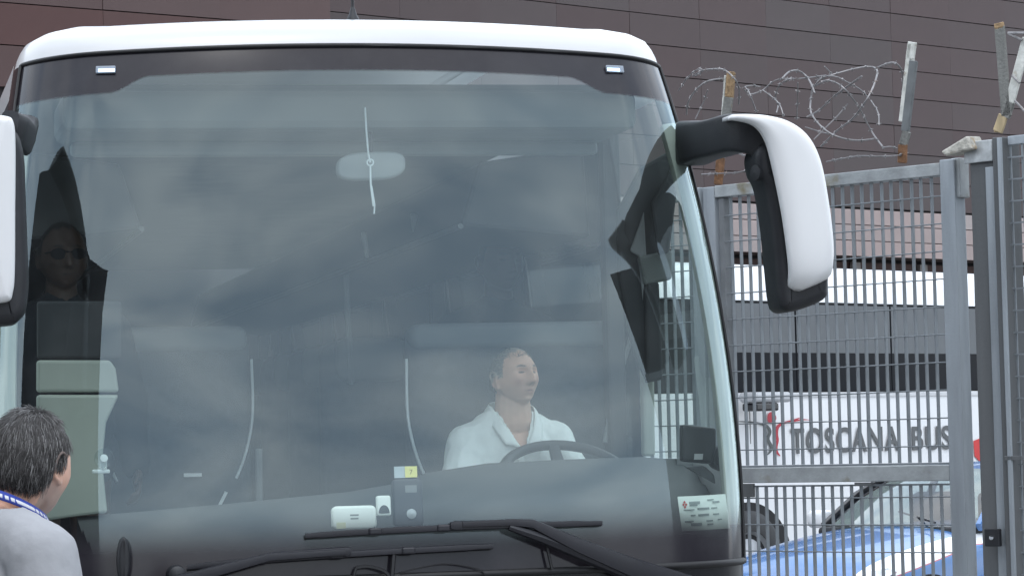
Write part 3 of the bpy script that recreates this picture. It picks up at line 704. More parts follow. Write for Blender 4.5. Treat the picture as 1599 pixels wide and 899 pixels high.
bx('mid_rail', xL + .078, xR0 - .003, -.032, .038, zM0, zM1, steelrail, gate)
bx('bottom_rail', xL + .078, xR0 - .003, -.03, .04, .12, .2, steelrail, gate)
bx('stile', xR0, xR1, -.035, .045, .08, zTop + .012, steel, gate)
bx('stile_cap', xR1 - .03, xR1 + .02, -.02, .055, zTop - .17, zTop + .016, steelrail, gate)
pitch = gx(1450) - gx(1434.2)
def barmesh(h, name): return MB().box((0, 0, 0), (.0055, .021, h)).mesh(name)
zu0, zu1 = zM1 + .012, zTopB + .0; zl0, zl1 = .2, zM0 - .02
bu_, bl_ = barmesh(zu1 - zu0, 'vertical_bar'), barmesh(zl1 - zl0, 'vertical_bar')
for me in (bu_, bl_): me.materials.append(bar_m)
k = 0; x = xLi + .03
while x < xR0 - .02:
    for me, za, zb in ((bu_, zu0, zu1), (bl_, zl0, zl1)):
        o = link('vertical_bar', me, None, gate); o.location = (x, .002 * math.sin(k * 2.1), (za + zb) / 2); o.rotation_euler = (0, .0015 * math.sin(k * 3.7), .05 * math.sin(k * 1.3))
    x += pitch; k += 1
rodm = MB().tube([(xLi - .01, 0, 0), ((xLi + xR0) / 2, 0, -.002), (xR0, 0, 0)], .0032, 6).mesh('cross_rod', 40); rodm.materials.append(bar_m)
z = gz(306, 1473); dz = gz(306, 1473) - gz(349.2, 1473)
zs = []
while z > zM1 + .03: zs.append(z); z -= dz
z = gz(775, 1478)
while z > .25: zs.append(z); z -= dz
for z in zs: o = link('cross_rod', rodm, None, gate); o.location = (0, -.014, z)
bx('mesh_edge', xLi, xR0, -.012, .012, zM1 + .001, zM1 + .011, bar_m, gate, 0)
bx('mesh_edge', xLi, xR0, -.012, .012, zl1 - .001, zl1 + .007, bar_m, gate, 0)
# the other leaf, seen through the coach's corner glass
gate2 = thing('gate', 'second mesh gate leaf seen only through the right corner glass of the coach', 'gate', GA)
x2 = gx(985, 500)
bx('top_rail', x2, xL - .09, -.03, .04, zTopB, zTop, steelrail, gate2); bx('mid_rail', x2, xL - .09, -.03, .04, zM0, zM1, steelrail, gate2); bx('stile', xL - .085, xL - .02, -.03, .04, .12, zTop, steel, gate2); bx('bottom_rail', x2, xL - .09, -.03, .04, .12, .2, steelrail, gate2)
x = xL - .12
while x > x2:
    for me, za, zb in ((bu_, zu0, zu1), (bl_, zl0, zl1)): o = link('vertical_bar', me, None, gate2); o.location = (x, 0, (za + zb) / 2)
    x -= pitch
for z in zs: MB().tube([(x2, -.014, z), (xL - .09, -.014, z)], .0032, 6).build('cross_rod', bar_m, gate2, 40)
bx('latch_plate', gx(1340, 750), gx(1366, 750), -.03, -.01, zM0 - .018, zM0 - .003, darksteel, gate, 0)
bx('latch_plate', gx(1164, 765), gx(1182, 765), -.035, -.015, zM0 - .07, zM0 - .003, darksteel, gate, 0)

# gate post (dark channel) at the right
post = thing('gate_post', 'dark steel channel post with lock to the right of the gate leaf', 'post', GA)
pn = -.10
q0, q1, q2, q3 = gx(1519, 400, pn), gx(1545, 400, pn), gx(1561, 400, pn), gx(1578, 400, pn)
zp = GA.at(1530, 222, pn).z
bx('channel_web', q0, q2 - .006, pn, pn + .14, 0, zp, darksteel, post, .006)
bx('channel_face', q1, q2, pn - .012, pn - .002, 0, zp - .12, steel, post, .003)
bx('flange', q2 + .003, q3, pn - .035, pn + .10, 0, zp + .01, darksteel, post, .004)
bx('flange_lip', q3 - .02, q3 + .002, pn - .05, pn - .037, 0, zp + .005, steel, post, .002)
bx('cap_plate', q0 - .02, q2 - .01, pn - .016, pn - .004, zp - .095, zp + .005, mat('cap_pale', (.42, .44, .45), .5, .3, var=.25, scale=20), post, .004)
ct = MB(); ct.add([(q0 - .13, pn - .05, zp - .03), (q0 + .03, pn - .06, zp + .03), (q0 + .06, pn - .06, zp - .035), (q0 - .10, pn - .05, zp - .055), (q0 - .13, pn + .06, zp - .03), (q0 + .03, pn + .05, zp + .035), (q0 + .06, pn + .05, zp - .03), (q0 - .10, pn + .06, zp - .05)], [(0, 1, 2, 3), (7, 6, 5, 4), (0, 4, 5, 1), (1, 5, 6, 2), (2, 6, 7, 3), (3, 7, 4, 0)])
ct.build('torn_cap', mat('torn_cap', (.45, .43, .38), .7, var=.4, scale=25, bump=.6, rust=(.58, 14, (.30, .20, .10))), post, bevel=.01)
lz_ = GA.at(1560, 838, pn).z
bx('lock_case', gx(1549, 838, pn) , gx(1572, 838, pn), pn - .06, pn - .037, lz_ - .04, lz_ + .04, blackp, post, .004)
MB().disc_stack((gx(1561, 838, pn), pn - .06, lz_), (0, -1, 0), [(0, .012), (.006, .012), (.008, .006), (.008, 0)], 14).build('lock_cylinder', chrome, post, 40)
bx('hinge_bracket', gx(1578, 713, pn), gx(1605, 713, pn), pn - .05, pn - .03, GA.at(1590, 718, pn).z, GA.at(1590, 711, pn).z, darksteel, post, .002)
fence = thing('mesh_fence', 'grey wire mesh fence panel at the far right edge', 'fence', GA)
fx0, fx1 = gx(1581, 400, pn), gx(1680, 400, pn)
bx('rail', fx0, fx1, pn - .01, pn + .02, zp - .03, zp + .012, steel, fence)
for i in range(8): bx('wire_upright', fx0 + .005 + i * .065, fx0 + .013 + i * .065, pn - .004, pn + .004, .1, zp - .03, bar_m, fence, 0)
for i in range(27): bx('wire_rod', fx0, fx1, pn - .013, pn - .006, zp - .09 - i * .1, zp - .083 - i * .1, bar_m, fence, 0)

# posts carrying the wire
def prong(name, label, pts, wid, depth, mats_, n=0):
    t = thing(name, label, 'wire post', GA, group='wire posts on the gate')
    for (p0, p1, nm, m, wpx) in pts:
        a, b = GA.at(*p0, n), GA.at(*p1, n); d = (b - a); L_ = d.length; d.normalize()
        rot = Vector((0, 0, 1)).rotation_difference(d).to_matrix()
        q = MB(); ww = wpx / 330
        ns = 6
        for i in range(ns):    # angle iron with ragged edges: two legs
            pass
        q.box((a + b) / 2, (ww, .012, L_), rot); q.box((a + b) / 2 + Vector((-ww / 2 + .004, .03, 0)), (.009, .055, L_), rot)
        q.build(nm, m, t, bevel=.003)
    return t
prong('wire_post', 'rusty leaning angle-iron post behind the mirror arm', [((1121, 288), (1125, 246), 'rusty_foot', rustm, 16), ((1125, 246), (1138, 152), 'upright', oldwood, 19), ((1138, 152), (1141, 112), 'rusty_tip', mat('rust_tip', (.30, .20, .11), .8, var=.5, scale=30, bump=.5), 15), ((1128, 184), (1133, 118), 'pale_strip', palewood, 4)], 0, 0, None)
prong('wire_post', 'tall angle-iron post with pale top on the gate rail', [((1409, 254), (1410, 226), 'rusty_foot', rustm, 17), ((1410, 226), (1416, 205), 'upright', oldwood, 15), ((1413, 205), (1426, 95), 'grey_angle', mat('angle_grey', (.15, .16, .165), .6, .2, var=.3), 14), ((1407, 190), (1421, 68), 'pale_strip', palewood, 8), ((1421, 92), (1425, 66), 'pale_tip', palewood, 16)], 0, 0, None)
v = prong('wire_post', 'forked wire post with pale flaking arm on the gate post', [((1558, 206), (1567, 180), 'wooden_foot', mat('ochre_wood', (.42, .33, .20), .8, var=.4, scale=20, streak=True), 17), ((1572, 182), (1561, 42), 'upright', oldwood, 18), ((1561, 46), (1560, 36), 'rusty_tip', mat('rust_tip', (.30, .20, .11), .8), 17), ((1577, 160), (1604, 60), 'flaking_arm', palewood, 17), ((1570, 184), (1578, 160), 'joint', oldwood, 14)], 0, 0, None, n=pn)
for pts in ([(1574, 52), (1600, 52)], [(1575, 53), (1596, 63)], [(1585, 158), (1606, 180)], [(1580, 118), (1592, 130)]):
    MB().tube([GA.at(x, y, pn - .02) for x, y in pts], .006, 6).build('tie_wire', wirem, v, 40)

rz = thing('razor_wire', 'tangled coils of grey barbed wire along the top of the gate', 'barbed wire', GA)
strands = [
 [(70, 365), (120, 295), (180, 245), (205, 255), (165, 285)], [(150, 285), (200, 255), (280, 245), (330, 252), (385, 300), (410, 360), (408, 440)],
 [(115, 500), (125, 430), (170, 360), (230, 315), (310, 300), (325, 310), (335, 345)], [(235, 360), (210, 430), (165, 525)],
 [(430, 350), (470, 385), (540, 365), (600, 315), (660, 300), (720, 300), (790, 295), (900, 280)], [(440, 345), (480, 338), (530, 345)],
 [(445, 348), (465, 372), (480, 410), (510, 490)], [(545, 365), (600, 405), (640, 450), (660, 510)], [(650, 300), (690, 262), (730, 253), (770, 270), (805, 310), (835, 380)],
 [(620, 490), (630, 440), (615, 400), (640, 330), (700, 300)], [(825, 330), (815, 400), (810, 470), (830, 520), (880, 575), (940, 615), (1020, 640), (1100, 645), (1170, 635)],
 [(830, 345), (870, 300), (960, 270), (1060, 243), (1130, 232), (1175, 240), (1185, 270), (1165, 340), (1130, 410), (1090, 470), (1040, 530), (960, 590), (870, 680)],
 [(790, 515), (860, 475), (930, 410), (1000, 355), (1100, 285)], [(835, 310), (900, 285), (960, 290), (1020, 320), (1090, 360), (1140, 410)],
 [(840, 340), (900, 310), (960, 325), (1000, 355), (1040, 400), (1090, 470), (1130, 550), (1170, 620), (1220, 685)], [(1180, 240), (1260, 210), (1300, 220), (1325, 260), (1330, 320), (1325, 400), (1315, 500)],
 [(830, 640), (900, 570), (970, 500), (1020, 440)], [(1150, 420), (1190, 490), (1195, 560)], [(780, 570), (860, 595), (930, 612)], [(890, 230), (930, 272)],
 [(900, 765), (1000, 745), (1100, 732), (1200, 735), (1290, 730), (1360, 715)], [(390, 715), (450, 730), (520, 735)], [(200, 835), (300, 830), (400, 825), (480, 805)], [(740, 320), (738, 400), (735, 520)], [(1220, 685), (1260, 680), (1300, 690)]]
rw = random.Random(11)
for si, s in enumerate(strands):
    ph_ = rw.uniform(0, 6); big = si in (1, 2, 8, 10, 11, 12, 14, 15)
    pts = []
    for i, (X, Y) in enumerate(s): pts.append(GA.at(1040 + X / 3.595, 40 + Y / 3.595, .10 * math.sin(ph_ + i * .8)))
    pts = catmull(pts, 6); mb_ = MB(); mb_.tube(pts, .0044 if big else .0031, 6)
    L_ = 0
    for i in range(1, len(pts)):
        L_ += (pts[i] - pts[i - 1]).length
        if L_ > .07:
            L_ = 0; d = (pts[i] - pts[i - 1]).normalized(); a = d.orthogonal().normalized() * .013
            a.rotate(Matrix.Rotation(rw.uniform(0, 6), 3, d)); mb_.tube([pts[i] - a, pts[i] + a], .0022, 4); mb_.box(pts[i], (.010, .010, .010), Matrix.Rotation(rw.uniform(0, 3), 3, d))
    mb_.build('wire_strand', wirem, rz, 50)

# ================================================================ WHITE BUS BEHIND THE GATE
bus = thing('parked_bus', 'white bus with dark windows parked behind the gate', 'bus', BU)
bxx = lambda px, py=650: BU.at(px, py, 0).x
bzz = lambda py, px=1350: BU.at(px, py, 0).z
xf, xb = bxx(1025, 600), bxx(1640, 650) + 5
zr, zw1, zw0 = bzz(413), bzz(474), bzz(611)
def ring(ins, z, r=.45):
    x0, x1, y0, y1 = xf + ins, xb - ins, ins, 2.5 - ins; r = max(.12, r - ins * .4); o = []
    for cx, cy, a0 in ((x1 - r, y1 - r, 0), (x0 + r, y1 - r, 90), (x0 + r, y0 + r, 180), (x1 - r, y0 + r, 270)):
        for k in range(7): a = R(a0 + 15 * k); o.append(Vector((cx + r * math.cos(a), cy + r * math.sin(a), z)))
    return o
busw = mat('bus_white', (.74, .75, .77), .3, var=.03, scale=1)
m = MB(); m.grid([ring(0, .32), ring(-.01, .9), ring(0, zw0 - .004)], True); m.build('lower_body', busw, bus, 40)
m = MB(); m.grid([ring(.02, zw1 + .004), ring(.06, zw1 + .18), ring(.16, zr - .10), ring(.34, zr - .02), ring(.8, zr)], True); rt = ring(.8, zr); m.add(rt, [tuple(range(len(rt)))]); m.build('roof', busw, bus, 50)
m = MB(); m.grid([ring(.03, zw0), ring(.045, zw1)], True); m.build('glazing_core', mat('bus_dark_core', (.012, .013, .015), .5), bus)
wn = mat('bus_window', (.006, .008, .012), .08, var=.1, spec=.06); bl = mat('bus_reflection_grey', (.085, .095, .105), .35, var=.12, scale=2)  # second material: grey of the reflected surroundings, painted on the upper glass
zmid = bzz(552)
x = xf + .55; i = 0
while x < xb - 1:
    w_ = 1.55
    ob = MB().box((x + w_ / 2, .012, (zw0 + zw1) / 2), (w_ - .012, .02, zw1 - zw0 - .02)).build('window', wn, bus)
    MB().box((x + w_ / 2, .001, (zmid + zw1) / 2 - .01), (w_ - .03, .004, zw1 - zmid - .03)).build('pane_reflection', bl, ob)  # grey strip standing in for the reflection on the upper pane
    x += w_; i += 1
bx('belt_moulding', xf + .5, xb - .5, -.012, -.002, zw0 - .05, zw0 - .01, mat('moulding_grey', (.55, .56, .58), .4), bus, 0)
bx('skirt_line', xf + .5, xb - .5, -.014, -.003, bzz(738) - .01, bzz(738) + .01, mat('moulding_grey', (.55, .56, .58), .4), bus, 0)
wx = bxx(1167, 850)
for (x, nm) in ((wx, 0), (wx + 6.0, 1)):
    zc = .5
    arch = MB(); arch.prism([(x + .66 * math.cos(a), max(.33, zc + .58 * math.sin(a))) for a in np.linspace(-.3, math.pi + .3, 30)], -.016, .1); arch.build('wheel_arch', mat('arch_black', (.012, .012, .014), .8), bus)
    ty = MB().disc_stack((x, -.06, zc), (0, 1, 0), [(0, .30), (-.01, .44), (.03, .50), (.24, .50), (.26, .3)], 36).build('wheel', rubber, bus, 40)
    MB().disc_stack((x, -.05, zc), (0, 1, 0), [(-.02, 0), (-.02, .10), (.02, .14), (.04, .27), (-.005, .30)], 28).build('rim', mat('rim_grey', (.35, .36, .38), .4, .5), ty, 40)
for name, px0, px1 in (('door_seam', 1170, 1171),):
    bx(name, bxx(px0), bxx(px1), -.004, .004, .4, zw0 - .05, mat('arch_black', (.012, .012, .014), .8), bus, 0)
# front mirror, seen through the bars at the left
bm_ = MB().box((bxx(1168, 625), -.22, bzz(621, 1168)), (.55, .22, .10)).build('bus_mirror', mat('mirror_grey', (.40, .41, .43), .4), bus, bevel=.03)
MB().box((bxx(1160, 633), -.22, bzz(636, 1168)), (.35, .18, .08)).build('mirror_lamp', gloss_black, bm_, bevel=.02)
# lettering and dancing-figure emblem
txt = mat('letter_grey', (.10, .105, .11), .6, var=.05)
def letter(word, pa, pb, ytop, ybot):
    me = text_mesh(word, 1.0, 'lettering', 1.12, .018)
    xs = [v.co.x for v in me.vertices]; ys = [v.co.y for v in me.vertices]
    a, b = BU.at(pa, (ytop + ybot) / 2, 0), BU.at(pb, (ytop + ybot) / 2, 0); zt_, zb_ = BU.at((pa + pb) / 2, ytop, 0).z, BU.at((pa + pb) / 2, ybot, 0).z
    for v in me.vertices:
        v.co = Vector((a.x + (v.co.x - min(xs)) / (max(xs) - min(xs)) * (b.x - a.x), -.018 + v.co.z * 4, zb_ + (v.co.y - min(ys)) / (max(ys) - min(ys)) * (zt_ - zb_)))
    link('lettering', me, txt, bus, label='large dark grey capital letters')
letter('TOSCANA', 1233, 1402, 666.5, 706); letter('BUS', 1422, 1483, 664.5, 702)
def blade(pts, name, m):
    top, bot = pts; q = MB(); q.grid([[Vector((BU.at(x, y, -.016).x, -.016, BU.at(x, y, -.016).z)) for x, y in top], [Vector((BU.at(x, y, -.016).x, -.016, BU.at(x, y, -.016).z)) for x, y in bot]]); return q.build(name, m, bus)
C6 = lambda L_: [(1140 + x / 5.995, 590 + y / 5.995) for x, y in L_]
def ribbon(pts, ws_, name, m):
    P_ = catmull([Vector((1140 + x / 5.995, 590 + y / 5.995, 0)) for x, y in pts], 6); n = len(P_); t1, t2 = [], []
    for i, p in enumerate(P_):
        d = (P_[min(i + 1, n - 1)] - P_[max(0, i - 1)]).normalized(); w_ = np.interp(i / (n - 1), np.linspace(0, 1, len(ws_)), ws_) / 5.995
        t1.append((p.x - d.y * w_, p.y + d.x * w_)); t2.append((p.x + d.y * w_, p.y - d.x * w_))
    return blade((t1, t2), name, m)
red = mat('emblem_bright_red', (.42, .025, .045), .5); dgr = mat('emblem_grey', (.09, .10, .10), .6)
ribbon([(470, 728), (438, 690), (432, 640), (445, 580), (435, 530), (440, 470), (470, 435), (530, 412), (600, 392), (660, 368)], [3, 13, 14, 12, 16, 16, 14, 10, 8, 2], 'emblem_body', red)
ribbon([(520, 418), (600, 400), (680, 388), (750, 392)], [8, 9, 6, 1], 'emblem_arm', red)
ribbon([(345, 722), (380, 680), (388, 640), (355, 570), (375, 500), (345, 450), (290, 428), (200, 412), (80, 405)], [2, 12, 16, 15, 14, 14, 10, 8, 3], 'emblem_shadow', dgr)
ribbon([(335, 500), (330, 600), (332, 715)], [10, 10, 8], 'emblem_shadow', dgr)
hd = [(1140 + (392 + 42 * math.sin(a)) / 5.995, 590 + (372 - 55 * math.cos(a) + 6 * math.sin(2 * a)) / 5.995) for a in np.linspace(0, 2 * math.pi, 20, endpoint=False)]
q = MB(); q.add([(BU.at(x, y, -.018).x, -.018, BU.at(x, y, -.018).z) for x, y in hd], [tuple(range(20))]); q.build('emblem_head', red, bus)
rp_ = [(1520, 688), (1560, 672), (1560, 722), (1530, 720), (1522, 712)]
q = MB(); q.add([(BU.at(x, y, -.016).x, -.016, BU.at(x, y, -.016).z) for x, y in rp_], [tuple(range(5))]); q.build('red_patch', mat('patch_red', (.55, .03, .03), .5), bus)

# ================================================================ POLICE CAR
car = thing('police_car', 'blue and white police car parked behind the gate', 'car', CA)
CA2 = frame_at(1400, 21.5, 45); car.location = CA2.o; car.rotation_euler.z = CA2.a
xc = CA2.at(1345, 890, 0).x; WD = 1.78
cm = bpy.data.materials.new('police_paint'); cm.use_nodes = True; t = cm.node_tree; b = t.nodes['Principled BSDF']; b.inputs['Roughness'].default_value = .25; b.inputs['Coat Weight'].default_value = .6
tcx = N(t, 'ShaderNodeTexCoord'); sx_ = N(t, 'ShaderNodeSeparateXYZ'); t.links.new(tcx.outputs['Object'], sx_.inputs[0])
lat = mth('ABSOLUTE', mth('SUBTRACT', sx_.outputs[1], WD / 2))
hgt = mth('SUBTRACT', sx_.outputs[2], mth('MULTIPLY', mth('MINIMUM', mth('SUBTRACT', sx_.outputs[0], xc), 1.4), .20))
rmp = N(t, 'ShaderNodeValToRGB'); rmp.color_ramp.interpolation = 'CONSTANT'
el_ = rmp.color_ramp.elements; el_[0].position = 0; el_[0].color = (.045, .155, .39, 1); el_[1].position = .590; el_[1].color = (.45, .10, .12, 1)
e = el_.new(.598); e.color = (.75, .76, .78, 1)
t.links.new(hgt, rmp.inputs[0])
mxc = N(t, 'ShaderNodeMixRGB'); mxc.inputs[1].default_value = (.045, .155, .39, 1); t.links.new(mth('GREATER_THAN', lat, .67), mxc.inputs[0]); t.links.new(rmp.outputs[0], mxc.inputs[2]); t.links.new(mxc.outputs[0], b.inputs['Base Color'])
# stations along the car: x, belt z, hood/deck z, half width
st = [(-.02, .50, .56, .52), (.06, .62, .68, .72), (.22, .69, .785, .82), (.50, .75, .87, .87), (.95, .82, .95, .885), (1.45, .88, 1.01, .89), (2.0, .92, 1.02, .89), (2.8, .94, 1.02, .89), (3.5, .94, 1.02, .88), (4.0, .90, 1.0, .84), (4.25, .76, .84, .74)]
rows = []
for (x, zb_, zh, hw_) in st:
    sec = [(-hw_ * .92, .20), (-hw_ * .98, .34), (-hw_, .52 if zb_ > .55 else .40), (-hw_ * .985, zb_ - .04), (-hw_ * .95, zb_), (-hw_ * .86, zb_ + (zh - zb_) * .35), (-hw_ * .62, zb_ + (zh - zb_) * .8), (-hw_ * .3, zh), (0, zh + .008)]
    sec = sec + [(-y, z) for y, z in sec[-2::-1]]
    rows.append([Vector((xc + x, WD / 2 + y, z)) for y, z in sec])
m = MB(); m.grid(rows); m.add(rows[0], [tuple(range(len(rows[0])))]); m.add(rows[-1], [tuple(range(len(rows[-1])))])
bo = m.build('body', cm, car, 50); sb = bo.modifiers.new('sub', 'SUBSURF'); sb.levels = 2; sb.render_levels = 2
blue = mat('police_blue', (.045, .155, .39), .25, coat=.6, var=.03)
# cabin: windscreen, pillars, roof, side windows
def cab(x, y, z): return Vector((xc + x + (.36 if x > .95 and z > .85 else 0), WD / 2 + y, z + (.05 if .85 < z < 1.2 else 0)))
wb = [cab(1.02 + .22 * (abs(y) / .74) ** 2, y, .965 - .02 * (abs(y) / .74)) for y in np.linspace(-.74, .74, 9)]
wt = [cab(1.86 + .10 * (abs(y) / .58) ** 2, y, 1.425 - .025 * (abs(y) / .58) ** 2) for y in np.linspace(-.58, .58, 9)]
car_glass = glass('car_glass', 1.75, (.55, .62, .60), rough=.02)
wmid = [a.lerp(b_, .5) + Vector((-.035, 0, .03)) for a, b_ in zip(wb, wt)]
MB().grid([wb, wmid, wt]).build('windscreen', car_glass, car, 60)
for i in (0, 8): MB().tube([wb[i], wmid[i], wt[i]], .035, 8, sq=(1, .7)).build('pillar', gloss_black if i else blue, car, 50)
rfr = [wt] + [[cab(x, y, z - .03 * (abs(y) / .58) ** 2) for y in np.linspace(-.58, .58, 9)] for x, z in ((2.2, 1.47), (2.8, 1.47), (3.3, 1.42), (3.7, 1.28))]
MB().grid(rfr).build('roof', blue, car, 60)
MB().grid([rfr[-1], [cab(3.85, y, .96) for y in np.linspace(-.70, .70, 9)]]).build('rear_window', car_glass, car, 60)
for s in (-1, 1):
    top = [cab(1.96, s * .58, 1.40)] + [cab(x, s * .58, z - .03) for x, z in ((2.2, 1.47), (2.8, 1.47), (3.3, 1.42), (3.7, 1.28))]
    bot = [cab(x, s * .76, .94) for x in (1.24, 1.9, 2.6, 3.3, 3.8)]
    MB().grid([top, bot]).build('side_window', car_glass, car, 60)
    MB().tube([cab(2.55, s * .59, 1.44), cab(2.5, s * .765, .95)], .03, 6).build('pillar', gloss_black, car)
    mm_ = pillow(rr(xc + 1.72, xc + 1.86, .98, 1.12, .05), WD / 2 + s * .93 - .09, WD / 2 + s * .93 + .09, .03, 'wing_mirror', mat('car_white', (.74, .75, .77), .3), car)
    for x in (.80, 3.25):
        ty = MB().disc_stack(cab(x, s * .82, .31), (0, s, 0), [(-.1, .2), (-.1, .31), (.07, .31), (.085, .28), (.08, .2)], 30).build('wheel', rubber, car, 40)
        MB().disc_stack(cab(x, s * .82, .31), (0, s, 0), [(.06, 0), (.07, .06), (.05, .1), (.075, .20), (.05, .21)], 24).build('rim', mat('rim_grey', (.35, .36, .38), .4, .5), ty, 40)
        q = MB(); q.prism([(xc + x + .36 * math.cos(a), max(.21, .33 + .36 * math.sin(a))) for a in np.linspace(-.3, math.pi + .3, 26)], WD / 2 + s * .80, WD / 2 + s * .897); q.build('wheel_arch', mat('arch_black', (.012, .012, .014), .8), car)
    hl = [cab(x, s * y, z) for x, y, z in ((.02, .62, .60), (.10, .76, .62), (.30, .86, .675), (.42, .875, .72), (.36, .84, .745), (.20, .76, .72), (.06, .64, .665))]
    c = sum(hl, Vector()) / 7 + Vector((-.03, s * .03, .012)); hl = [p + Vector((-.012, s * .012, .008)) for p in hl]
    q = MB(); q.add(hl + [c] + [p + Vector((.08, -s * .08, -.04)) for p in hl], [(i, (i + 1) % 7, 7) for i in range(7)] + [(i, i + 8, (i + 1) % 7 + 8, (i + 1) % 7) for i in range(7)]); q.build('headlight', mat('headlight', (.62, .64, .67), .08, .3, var=.25, scale=14), car, 50)
pillow(rr(WD / 2 - .4, WD / 2 + .4, .30, .50, .05), 0, .05, .02, 'grille', blackp, car).matrix_local = Matrix.Translation((xc - .035, 0, 0)) @ Matrix.Rotation(R(90), 4, 'Z') @ Matrix.Translation((0, -.02, 0)) if False else Matrix.Identity(4)
for o in list(car.children):
    if o.name.startswith('grille'): bpy.data.objects.remove(o)
MB().box((xc + .0, WD / 2, .42), (.06, .7, .16)).build('grille', blackp, car, bevel=.02)
for y in (-.32, .32): MB().box(cab(2.15, y, .88), (.14, .46, .62)).build('front_seat', darkl, car, bevel=.05)
MB().box(cab(1.28, 0, .90), (.35, 1.4, .1)).build('dashboard', darkl, car, bevel=.03)
MB().tube([cab(1.02, -.5, .985), cab(1.30, .05, 1.06)], .008, 6).build('wiper', rubber, car)

# ================================================================ PEOPLE
def capsule(mb, p1, r1, p2, r2, n=16, sx=1.0):
    p1, p2 = Vector(p1), Vector(p2); d = (p2 - p1); L_ = max(d.length, 1e-4); d.normalize(); a = d.orthogonal().normalized(); b = d.cross(a)
    prof = [(-r1 * math.cos(t_), r1 * math.sin(t_)) for t_ in np.linspace(.15, math.pi / 2, 5)] + [(L_ + r2 * math.sin(t_), r2 * math.cos(t_)) for t_ in np.linspace(0, math.pi / 2 - .15, 5)]
    rows = [[p1 + d * h + (a * math.cos(2 * math.pi * k / n) + b * math.sin(2 * math.pi * k / n)) * r for k in range(n)] for h, r in prof]
    k0 = len(mb.v); mb.grid(rows, True); m = len(rows)
    mb.f.append(tuple(k0 + k for k in range(n))[::-1]); mb.f.append(tuple(k0 + (m - 1) * n + k for k in range(n)))
def ellipsoid(mb, c, r, rot=None, n=20):
    rows = []; c = Vector(c)
    for i in range(1, n):
        th = math.pi * i / n
        row = []
        for k in range(2 * n):
            v_ = Vector((math.sin(th) * math.cos(math.pi * k / n) * r[0], math.sin(th) * math.sin(math.pi * k / n) * r[1], math.cos(th) * r[2]))
            row.append(c + (rot @ v_ if rot is not None else v_))
        rows.append(row)
    k0 = len(mb.v); mb.grid(rows, True); m = 2 * n
    mb.f.append(tuple(k0 + k for k in range(m))[::-1]); mb.f.append(tuple(k0 + (n - 2) * m + k for k in range(m)))
def voxel(mb, vox, smooth=6, fac=.5):
    me = mb.mesh('tmp'); o = bpy.data.objects.new('tmp', me); sc.collection.objects.link(o)
    r = o.modifiers.new('r', 'REMESH'); r.mode = 'VOXEL'; r.voxel_size = vox
    if smooth: s = o.modifiers.new('s', 'SMOOTH'); s.iterations = smooth; s.factor = fac
    out_ = bpy.data.meshes.new_from_object(o.evaluated_get(bpy.context.evaluated_depsgraph_get()))
    bpy.data.objects.remove(o); bpy.data.meshes.remove(me)
    out_.polygons.foreach_set('use_smooth', [True] * len(out_.polygons)); return out_
def G(x, s): return math.exp(-(x / s) ** 2)
def head_shape(scale=1.0):
    """unit sphere pushed into a head: x sideways, y forward, z up, origin between the ears"""
    bm = bmesh.new(); bmesh.ops.create_icosphere(bm, subdivisions=6, radius=1)
    for v in bm.verts:
        x, y, z = v.co
        t_ = sstep(.15, -.95, z)
        X = .0825 * x * (1 - .30 * t_ * t_ - .05 * sstep(.3, 1, z)); Y = .101 * y; Z = .120 * z
        if y < 0: Y *= 1 - .42 * sstep(-.05, -.9, z); Z += .055 * sstep(-.1, -.9, z) * -y
        else:
            Y = .101 * (y ** .92) * (1 - .06 * t_)
            X *= 1 + .03 * sstep(.0, -.7, z) * (1 - sstep(-.7, -1, z))
        if z < -.6: Z += .012 * sstep(-.6, -1, z); Y += .016 * sstep(-.5, -1, z)
        if y > .1:
            f = sstep(.1, .5, y)
            dY = .0085 * G(Z - .028, .010) * G(X, .050) - .004 * G(Z - .060, .02) * G(X, .06)
            for s in (-1, 1):
                dY += -.019 * G(X - s * .031, .015) * G(Z - .010, .0115) + .0075 * G(X - s * .031, .0115) * G(Z - .009, .008)
                dY += .006 * G(X - s * .050, .018) * G(Z + .018, .016) - .004 * G(X - s * .045, .016) * G(Z + .055, .02)
                dY += .006 * G(X - s * .012, .006) * G(Z + .034, .007)
                dY -= .003 * G(X - s * .024, .006) * G(Z + .045, .014)
            tn = min(1, max(0, (.022 - Z) / .052))
            nose = (.008 + .025 * tn ** 1.1) * sstep(-.046, -.036, Z) * (1 - sstep(.018, .034, Z))
            dY += nose * G(X, .0085 + .006 * tn)
            dY += .007 * G(X, .023) * (G(Z + .0565, .006) + 1.1 * G(Z + .0685, .0065)) - .006 * G(X, .024) * G(Z + .062, .0025)
            dY += .010 * G(X, .022) * G(Z + .098, .014) - .005 * G(X, .03) * G(Z + .081, .007)
            Y += dY * f
        v.co = Vector((X, Y, Z)) * scale
    mb = MB(); bm.verts.index_update()
    mb.add([v.co.copy() for v in bm.verts], [[v.index for v in f.verts] for f in bm.faces]); bm.free()
    for s in (-1, 1):      # ears: shell, rim, lobe
        rot = Matrix.Rotation(R(22 * -s), 3, 'Z') @ Matrix.Rotation(R(-10), 3, 'X')
        ellipsoid(mb, Vector((s * .083, -.010, -.004)) * scale, [q_ * scale for q_ in (.0065, .017, .030)], rot, 10)
        rim = [Vector((s * (.085 + .009 * sstep(-.6, 1, math.cos(a))), -.013 - .020 * math.sin(a), -.001 + .031 * math.cos(a))) * scale for a in np.linspace(-.7, 3.0, 9)]
        for a, b_ in zip(rim, rim[1:]): capsule(mb, a, .0046 * scale, b_, .0046 * scale, 8)
        ellipsoid(mb, Vector((s * .082, -.004, -.033)) * scale, [q_ * scale for q_ in (.006, .009, .011)], None, 8)
    return mb
